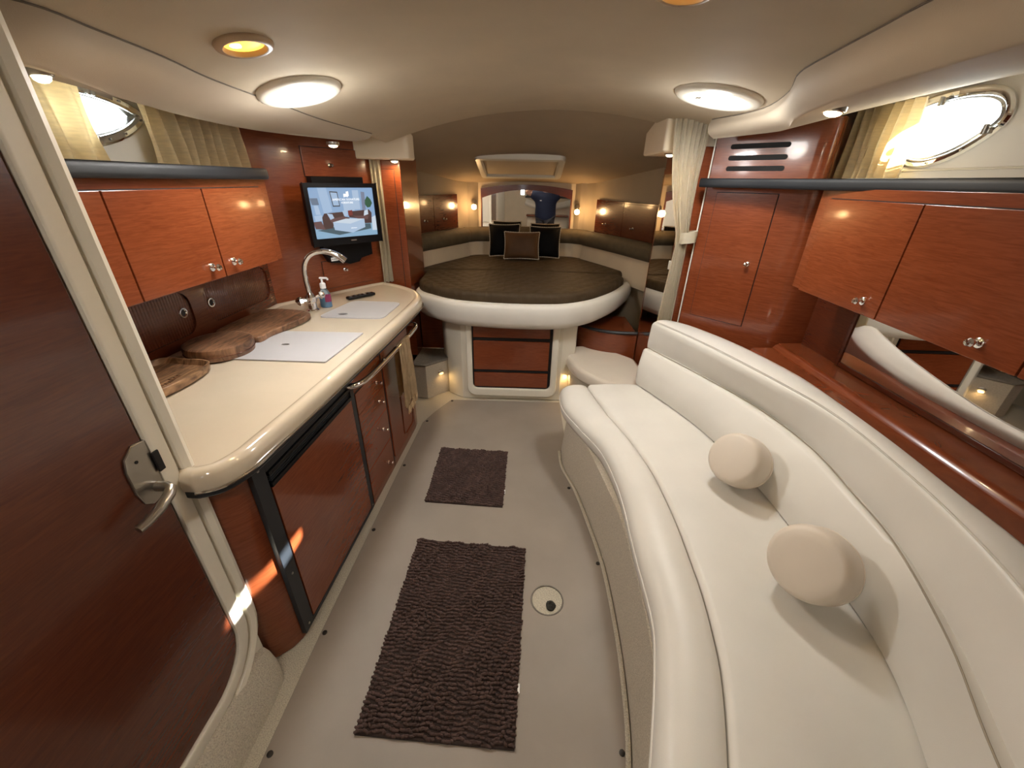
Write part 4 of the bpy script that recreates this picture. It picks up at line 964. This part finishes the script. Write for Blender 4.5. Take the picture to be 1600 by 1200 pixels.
# arched mirror on the forward wall, turned a touch towards the sofa
MY = 4.325; mxc, mw, mz0, mz1 = -.027, .445, 1.06, 1.545
def archz(x, top, side): return top-(top-side)*((x-mxc)/mw)**2
am = thing('arched_mirror', 'wide arched mirror in a mahogany frame above the throw pillows', 'mirror', (mxc, MY, mz0))
Mr = Matrix.Rotation(rad(-1.5), 4, 'Z')
def mpt(x, o, z):
    q = Mr @ V(x-mxc, -o, 0); return V(mxc+q.x, MY+q.y-.012, z)
xs_ = [lerp(mxc-mw, mxc+mw, k/24) for k in range(25)]
outer = [(mxc-mw, mz0), (mxc+mw, mz0)]+[(x, archz(x, 1.552, 1.512)) for x in xs_[::-1]]
xi = [lerp(mxc-mw+.012, mxc+mw-.012, k/24) for k in range(25)]
inner = [(xi[0], mz0+.03), (xi[-1], mz0+.03)]+[(x, archz(x, 1.505, 1.425)) for x in xi[::-1]]
bm = BM(); holed(bm, outer, [inner], lambda u, v, d: mpt(u, d, v), .02); obj('frame', bm, 'mahogany_dark', am, smooth=20)
bm = BM(); loft(bm, [[mpt(u, .004, v) for u, v in inner], [mpt(u, .008, v) for u, v in inner]], True, True, True); obj('glass', bm, 'mirror', am, smooth=0)

# deck hatch in the forward ceiling
dh = thing('deck_hatch', 'cream framed deck hatch in the ceiling over the berth', 'hatch', (-.08, 3.8, 1.70))
def hz(x, y): return fwz(x*.3, y)
def hring(d, o, x0=-.44, x1=.28, y0=3.55, y1=4.10): return [V(u, v, fwz(-.08, v)-.01-o) for u, v in inset(rrect(x0, x1, y0, y1, .05, 4), d)]
bm = BM(); loft(bm, [hring(0, -.03), hring(0, .012), hring(.008, .026), hring(.045, .028), hring(.055, .02), hring(.06, -.005)]); obj('frame', bm, 'cream_plastic', dh, smooth=40)
bm = BM(); loft(bm, [hring(.055, -.004), hring(.058, .004)], True, True, True); obj('shade', bm, 'wall_vinyl', dh, smooth=30)
for x0, x1 in ((-.36, -.12), (-.06, .20)):
    bm = BM(); box(bm, V((x0+x1)/2, 3.625, fwz(-.08, 3.625)-.022), V(x1-x0, .012, .010), .003); obj('shade_handle', bm, 'cream_plastic', dh)

# ------------------------------------------------------------------ curtains
def curtain(name, path, z0, z1, folds, amp, m, label, group=None, taper=None, th=.003):
    P = cat_([V(x, y, 0) for x, y in path], 8); n = folds*8
    d = [0]
    for a, b in zip(P[:-1], P[1:]): d.append(d[-1]+(b-a).length)
    def atp(t):
        t *= d[-1]
        for j in range(len(d)-1):
            if d[j+1] >= t: return P[j].lerp(P[j+1], (t-d[j])/max(1e-9, d[j+1]-d[j])), (P[j+1]-P[j]).normalized()
        return P[-1], (P[-1]-P[-2]).normalized()
    t_ = thing(name, label, 'curtain', (path[0][0], path[0][1], z0), group); bm = BM(); rows = []
    rnd = random.Random(len(label)); ph = [rnd.uniform(-.9, .9) for _ in range(n+1)]; am_ = [rnd.uniform(.55, 1.25) for _ in range(folds+2)]
    nz = 14
    for k in range(nz+1):
        h = k/nz; z = lerp(z1, z0, h); row = []
        for i in range(n+1):
            t = i/n; p, dr = atp(t); s = V(dr.y, -dr.x, 0); f = am_[int(i/8)]
            off = amp*f*math.sin(2*PI*i/8+.7*math.sin(h*3+i*.13))*(.75+.4*h)
            if taper:
                w_, cx = taper(h); q = atp(.5+cx)[0]; p = q+(p-q)*w_; off *= min(1.3, .5+.5*w_)
            row.append(V(p.x+s.x*off, p.y+s.y*off, z))
        rows.append(row)
    loft(bm, rows, False); bmesh.ops.solidify(bm, geom=bm.faces[:], thickness=th); obj('fabric', bm, m, t_, smooth=80)
    return t_
curtain('window_curtain', [(-1.455, 1.18), (-1.452, 1.36), (-1.455, 1.525)], 1.585, 1.835, 4, .026, 'curtain_gold', 'short gold curtain left of the galley porthole by the door frame', 'short gold window curtains')
curtain('window_curtain', [(-1.465, 1.735), (-1.455, 2.0), (-1.44, 2.28)], 1.585, 1.83, 9, .030, 'curtain_gold', 'short pleated gold curtain between the galley porthole and the television bulkhead', 'short gold window curtains')
curtain('window_curtain', [(1.452, 1.85), (1.45, 2.0), (1.44, 2.17)], 1.60, 1.885, 7, .024, 'curtain_gold', 'short gold curtain beside the sofa side porthole', 'short gold window curtains')
pc = curtain('privacy_curtain', [(-1.045, 2.925), (-1.00, 2.955), (-.985, 2.968)], .90, 1.76, 3, .012, 'curtain_cream', 'narrow cream privacy curtain gathered behind the television bulkhead')
tc2 = curtain('privacy_curtain', [(.725, 2.43), (.80, 2.425), (.86, 2.43), (.905, 2.42)], .80, 1.875, 7, .014, 'curtain_cream', 'long cream privacy curtain tied back beside the vented cabinet', None, lambda h: (lerp(1, .36, (h/.53)**1.3) if h < .53 else lerp(.36, .50, (h-.53)/.47), lerp(0, .5, min(1, h/.53))))
bm = BM(); rings = []
for z in (1.285, 1.292, 1.33, 1.345):
    rings.append([V(.903+.046*math.cos(a), 2.420+.034*math.sin(a), z+.006*math.cos(a)) for a in [2*PI*k/24 for k in range(24)]])
loft(bm, rings); bmesh.ops.solidify(bm, geom=bm.faces[:], thickness=.003); obj('tie_band', bm, 'curtain_cream', tc2, smooth=60)

# ------------------------------------------------------------------ lamps
def nrm_ceil(x, y):
    e = .01; return V(ceilz(x+e, y)-ceilz(x-e, y), ceilz(x, y+e)-ceilz(x, y-e), -2*e).normalized()
def led(x, y, r, label, pw=LED_W, pp=LED_P, colr=(1, .985, .95)):
    c = V(x, y, ceilz(x, y)); n = nrm_ceil(x, y); t = thing('dome_light', label, 'light', c, 'white dome lights on the ceiling')
    bm = BM(); lathe(bm, [(r, -.012), (r, .004), (r*.97, .012), (r*.9, .017), (r*.8, .019), (r*.72, .017), (r*.69, .010), (r*.69, -.005)], c, n, 48); obj('rim', bm, 'cream_plastic', t, smooth=50)
    bm = BM(); lathe(bm, [(0, .004), (r*.70, .004), (r*.70, .009), (r*.5, .013), (0, .015)], c, n, 40); obj('lens', bm, 'led_lens', t, smooth=60)
    bm = BM(); box(bm, c+V(-r*.62, -r*.5, -.020), V(.02, .008, .006), .002); obj('switch', bm, 'cream_plastic', t)
    area('dome_light_lamp', c+n*.022, r*1.3, pw, colr, n, t)
    l = bpy.data.lights.new('dome_light_fill', 'POINT'); l.energy = pp; l.color = colr; l.shadow_soft_size = .05  # added fill light hanging below the lens, brightens ceiling and curtains
    o = bpy.data.objects.new('dome_light_fill', l); col.objects.link(o); o.parent = t; o.location = n*.12
led(-.775, 1.60, .135, 'white glowing dome light on the ceiling above the galley counter')
led(.715, 1.905, .165, 'white glowing dome light on the ceiling beside the S-curved soffit', 7.2, 2.2)
led(-.50, -.30, .14, 'added unseen dome light behind the camera, brightening the foreground', 6.5, .8, (1, .88, .72))  # unseen extra dome, added to brighten the near sofa, floor and door
def halogen(x, y, r, label):
    c = V(x, y, ceilz(x, y)); n = nrm_ceil(x, y); t = thing('halogen_downlight', label, 'light', c, 'amber downlights on the ceiling')
    bm = BM(); lathe(bm, [(r, -.010), (r, .003), (r*.96, .008), (r*.85, .012), (r*.74, .011), (r*.70, .004), (r*.66, -.010)], c, n, 40); obj('rim', bm, 'bronze_rim', t, smooth=50)
    bm = BM(); lathe(bm, [(0, -.004), (r*.68, -.004), (r*.68, .001), (r*.4, .003), (0, .004)], c, n, 32); obj('lens', bm, 'halogen_lens', t, smooth=60)
    bm = BM(); lathe(bm, [(0, 0), (r*.30, 0), (r*.22, .004), (0, .005)], c+n*.002+V(-r*.22, -r*.1, 0), n, 20); obj('bulb', bm, 'halogen_hot', t, smooth=60)
    area('halogen_lamp', c+n*.016, r*1.2, HALO_W, (1, .66, .30), n, t)
halogen(-.70, 1.205, .067, 'amber halogen downlight on the ceiling near the wooden door')
halogen(.30, 1.085, .062, 'amber halogen downlight at the top edge of the picture')
def spot(x, y, z, label, r=.026, tilt=(0, 0, -1), p=SPOT_W):
    c = V(x, y, z); n = V(*tilt).normalized(); t = thing('spot_light', label, 'light', c, 'small amber spot lights')
    bm = BM(); lathe(bm, [(r*1.25, -.008), (r*1.25, .004), (r*1.1, .008), (r*.95, .008), (r*.9, .002), (r*.9, -.006)], c, n, 28); obj('rim', bm, 'satin_steel', t, smooth=50)
    bm = BM(); lathe(bm, [(0, -.002), (r*.92, -.002), (r*.92, .006), (r*.8, .013), (r*.5, .017), (0, .019)], c, n, 24); obj('lens', bm, 'spot_lens', t, smooth=60)
    area('spot_lamp', c+n*.024, r*1.4, p, (1, .72, .40), n, t)
spot(-1.06, 2.455, 1.742, 'small amber spot light above the television')
spot(-.875, 2.92, 1.689, 'small amber spot light above the narrow hanging locker', .024)
spot(.785, 2.63, 1.734, 'small amber spot light above the mirrored locker', .024)
sR = interp(R_LOW, 1.55); 
def undz(x, y, low, wx, wz, zl): xl = interp(low, y); return lerp(zl, wz, (x-xl)/(wx-xl))
spot(.955, 1.56, undz(.955, 1.56, R_LOW, 1.52, 1.905, 1.782)-.004, 'small amber spot light under the S-curved soffit', .028, (-.15, 0, -1))
spot(-.985, .955, undz(-.985, .955, L_LOW, -1.52, 1.85, 1.755)-.006, 'small amber spot light under the galley soffit by the door frame', .017, (.1, 0, -1), .25)
def reading(x, y, z, sg, label):
    t = thing('reading_lamp', label, 'lamp', (x, y, z), 'reading lamps beside the arched mirror')
    bm = BM(); lathe(bm, [(0, 0), (.026, 0), (.026, .006), (.018, .012), (.010, .018), (.010, .03), (0, .03)], V(x, y, z+.035), (0, -1, 0), 18); obj('mount', bm, 'satin_steel', t)
    bm = BM(); lathe(bm, [(0, .026), (.010, .026), (.016, .018), (.019, .004), (.020, -.004), (.017, -.004), (.014, .006), (0, .012)], V(x, y-.035, z+.015), (0, 0, 1), 20); obj('cap', bm, 'satin_steel', t, smooth=50)
    bm = BM(); bmesh.ops.create_uvsphere(bm, u_segments=18, v_segments=12, radius=.026, matrix=Matrix.Translation(V(x, y-.035, z-.012))); obj('globe', bm, 'read_lens', t, smooth=80)
    l = bpy.data.lights.new('reading_lamp_bulb', 'POINT'); l.energy = READ_W; l.color = (1, .60, .26); l.shadow_soft_size = .03
    o = bpy.data.objects.new('reading_lamp_bulb', l); col.objects.link(o); o.parent = t; o.location = (0, -.115, -.005)
reading(-.535, 4.285, 1.36, 1, 'glowing reading lamp left of the arched mirror')
reading(.468, 4.265, 1.335, -1, 'glowing reading lamp right of the arched mirror')
def courtesy(c, n, label, p=.12):
    t = thing('courtesy_light', label, 'light', c, 'courtesy step lights'); n = Vector(n).normalized(); c = Vector(c)
    u = V(0, 0, 1).cross(n).normalized()
    bm = BM(); 
    pts = [(math.cos(a), math.sin(a)) for a in [2*PI*k/20 for k in range(20)]]
    loft(bm, [[c+u*(.026*s*x)+V(0, 0, .016*s*y)+n*o for x, y in pts] for s, o in ((1, -.002), (1, .004), (.8, .008), (.0, .010))], True, True); obj('shell', bm, 'satin_steel', t, smooth=60)
    bm = BM(); loft(bm, [[c+V(0, 0, -.012)+u*(.019*s*x)+V(0, 0, .010*s*y)+n*o for x, y in pts] for s, o in ((1, .0), (1, .009), (.7, .013), (0, .014))], True, True); obj('lens', bm, 'courtesy_lens', t, smooth=60)
    area('courtesy_lamp', c+n*.022+V(0, 0, -.016), .03, p, (1, .62, .25), V(0, 0, -1)+n*.6, t)
e_ = (V(-.565, 2.995, 0)-V(-.76, 2.80, 0)).normalized(); n_ = V(e_.y, -e_.x, 0)
courtesy(V(-.665, 2.895, .20)+n_*.001, n_, 'courtesy light on the carpeted step beside the galley end')
courtesy(V(.372, 2.86, .225), V(-1, -.1, 0), 'courtesy light under the cream padded step')

# ------------------------------------------------------------------ behind the camera, seen in the arched mirror
cw = thing('companionway_door', 'smoked acrylic companionway door reflected in the arched mirror', 'door', (.05, -1.58, 1.2))
AF = Fr((.75, -1.598), (-.40, -1.598))
bm = BM(); AF.box(bm, .02, 1.12, 1.28, 1.92, 0, .018, .004); obj('acrylic_panel', bm, 'smoked_acrylic', cw)
bm = BM(); AF.box(bm, 0, 1.15, 1.24, 1.28, 0, .03, .006); obj('sill', bm, 'black_satin', cw)
cs = thing('companionway_steps', 'cream companionway steps reflected in the arched mirror', 'steps', (.1, -1.4, 0))
for k, (z, d) in enumerate(((.3, .62), (.6, .42), (.9, .24))):
    bm = BM(); bxr(bm, -.35, .62, -1.595, -1.595+d, z-.04, z, .012); obj('tread', bm, 'mahogany', cs)
bm = BM(); bxr(bm, -.33, .60, -1.595, -1.45, .005, .86, .02); bxr(bm, -.33, .60, -1.45, -1.25, .005, .555, .02); bxr(bm, -.33, .60, -1.25, -1.05, .005, .255, .02); obj('stringer', bm, 'cream_plastic', cs)
bm = BM(); tube(bm, cat_([V(-.38, -1.585, 1.16), V(-.1, -1.56, 1.08), V(.3, -1.55, 1.08), V(.7, -1.57, 1.16)], 6), .07, 10); tag(obj('aft_bolster', bm, 'cream_vinyl', at=(.1, -1.56, 1.0)), 'curved cream bolster below the companionway door reflected in the mirror', 'bolster')

# the photographer: standing behind the camera, both hands raised to the phone
pe = thing('person', 'photographer in a navy polo shirt with raised arms, reflected in the arched mirror', 'person', (.10, -.42, 0))
def skin_body(name, verts, edges, radii, m, parent, root=0, lev=2):
    me = bpy.data.meshes.new(name); b0 = rootloc(parent)
    me.from_pydata([tuple(Vector(v)-b0) for v in verts], edges, []); o = bpy.data.objects.new(name, me); col.objects.link(o)
    o.modifiers.new('skin', 'SKIN').use_smooth_shade = True
    for i, r in enumerate(radii):
        me.skin_vertices[0].data[i].radius = r if isinstance(r, tuple) else (r, r)
        me.skin_vertices[0].data[i].use_root = (i == root)
    s = o.modifiers.new('sub', 'SUBSURF'); s.levels = s.render_levels = lev
    dg = bpy.context.evaluated_depsgraph_get(); nm = bpy.data.meshes.new_from_object(o.evaluated_get(dg)); bpy.data.objects.remove(o)
    nm.materials.clear(); nm.materials.append(MATS[m]); nm.polygons.foreach_set('use_smooth', [True]*len(nm.polygons))
    o = bpy.data.objects.new(name, nm); col.objects.link(o); o.parent = parent; return o
px, py = .10, -.42
PX = lambda a, b, c: (px+a, py+b, c)
bv = [PX(0, 0, .92), PX(0, 0, 1.05), PX(0, .01, 1.22), PX(0, .0, 1.33), PX(0, .01, 1.41), PX(0, .03, 1.48), PX(0, .04, 1.57),
      PX(-.18, .0, 1.32), PX(-.40, .10, 1.39), PX(-.17, .36, 1.50), PX(.18, .0, 1.32), PX(.36, .10, 1.39), PX(.03, .36, 1.50),
      PX(-.10, 0, .90), PX(-.11, .02, .50), PX(-.11, -.02, .09), PX(-.11, .10, .045), PX(.10, 0, .90), PX(.11, .02, .50), PX(.11, -.02, .09), PX(.11, .10, .045)]
be_ = [(0, 1), (1, 2), (2, 3), (3, 4), (4, 5), (5, 6), (3, 7), (7, 8), (8, 9), (3, 10), (10, 11), (11, 12), (0, 13), (13, 14), (14, 15), (15, 16), (0, 17), (17, 18), (18, 19), (19, 20)]
br = [(.16, .115), (.15, .105), (.165, .115), (.13, .09), .058, (.075, .09), (.075, .095), .062, .045, .032, .062, .045, .032, .095, .062, .045, .035, .095, .062, .045, .035]
body = skin_body('body', bv, be_, br, 'skin', pe)
sv = [PX(0, 0, .78), PX(0, 0, 1.05), PX(0, .01, 1.22), PX(0, 0, 1.32), PX(0, .01, 1.365), PX(-.18, .0, 1.32), PX(-.33, .07, 1.36), PX(.18, 0, 1.32), PX(.30, .07, 1.36)]
skin_body('polo_shirt', sv, [(0, 1), (1, 2), (2, 3), (3, 4), (3, 5), (5, 6), (3, 7), (7, 8)], [(.24, .17), (.235, .165), (.24, .16), (.19, .13), .068, .098, .09, .098, .09], 'polo', pe)
tvv = [PX(0, 0, .98), PX(-.10, 0, .88), PX(-.11, .02, .50), PX(-.11, -.02, .10), PX(.10, 0, .88), PX(.11, .02, .50), PX(.11, -.02, .10)]
skin_body('trousers', tvv, [(0, 1), (1, 2), (2, 3), (0, 4), (4, 5), (5, 6)], [(.17, .125), .11, .08, .07, .11, .08, .07], 'trousers', pe)
bm = BM(); bmesh.ops.create_uvsphere(bm, u_segments=20, v_segments=12, radius=1, matrix=Matrix.Translation(V(px, py+.015, 1.61)) @ Matrix.Diagonal((.088, .105, .085, 1))); obj('hair', bm, 'hair', pe, smooth=80)
for s in (-1, 1):
    bm = BM(); bmesh.ops.create_uvsphere(bm, u_segments=8, v_segments=6, radius=.012, matrix=Matrix.Translation(V(px+s*.032, py+.128, 1.555))); obj('eye', bm, 'white_plastic', pe, smooth=80)
    bm = BM(); bmesh.ops.create_uvsphere(bm, u_segments=8, v_segments=6, radius=1, matrix=Matrix.Translation(V(px+s*.085, py+.03, 1.545)) @ Matrix.Diagonal((.012, .02, .032, 1))); obj('ear', bm, 'skin', pe, smooth=80)
bm = BM(); tube(bm, [V(px, py+.135, 1.55), V(px, py+.15, 1.52), V(px, py+.14, 1.51)], [.008, .014, .008], 8); obj('nose', bm, 'skin', pe)
bm = BM(); tube(bm, [V(px-.025, py+.122, 1.482), V(px, py+.130, 1.480), V(px+.025, py+.122, 1.482)], .006, 6); obj('mouth', bm, 'soap_label', pe)
bm = BM(); box(bm, V(px-.10, py+.165, 1.24), V(.035, .004, .014), .001); obj('chest_logo', bm, 'white_plastic', pe)
# hands with fingers curled round the phone
for s, (hx, hy, hz_) in ((-1, PX(-.17, .36, 1.50)), (1, PX(.03, .36, 1.50))):
    hv = [(hx, hy, hz_), (hx-s*.004, hy+.012, hz_+.045), (hx-s*.004, hy+.016, hz_+.075)]; he = [(0, 1), (1, 2)]; hr = [.030, (.036, .016), (.034, .014)]
    for f in range(4):
        o = len(hv); dz = .02*f
        hv += [(hx-s*.004, hy+.018, hz_+.04+.016*f), (hx-s*.03, hy+.040, hz_+.048+.016*f), (hx-s*.052, hy+.030, hz_+.05+.016*f)]
        he += [(1 if f < 2 else 2, o), (o, o+1), (o+1, o+2)]; hr += [.010, .0085, .0075]
    o = len(hv); hv += [(hx-s*.022, hy-.004, hz_+.04), (hx-s*.045, hy-.006, hz_+.055)]; he += [(1, o), (o, o+1)]; hr += [.010, .009]
    skin_body('hand', hv, he, hr, 'skin', pe, 0, 1)
bm = BM(); box(bm, V(.03-.0, -.042, 1.575), V(.15, .009, .075), .004); tag(obj('phone', bm, 'phone_body', at=(.03, -.042, 1.54)), 'dark phone held up by the photographer in the navy polo', 'phone')
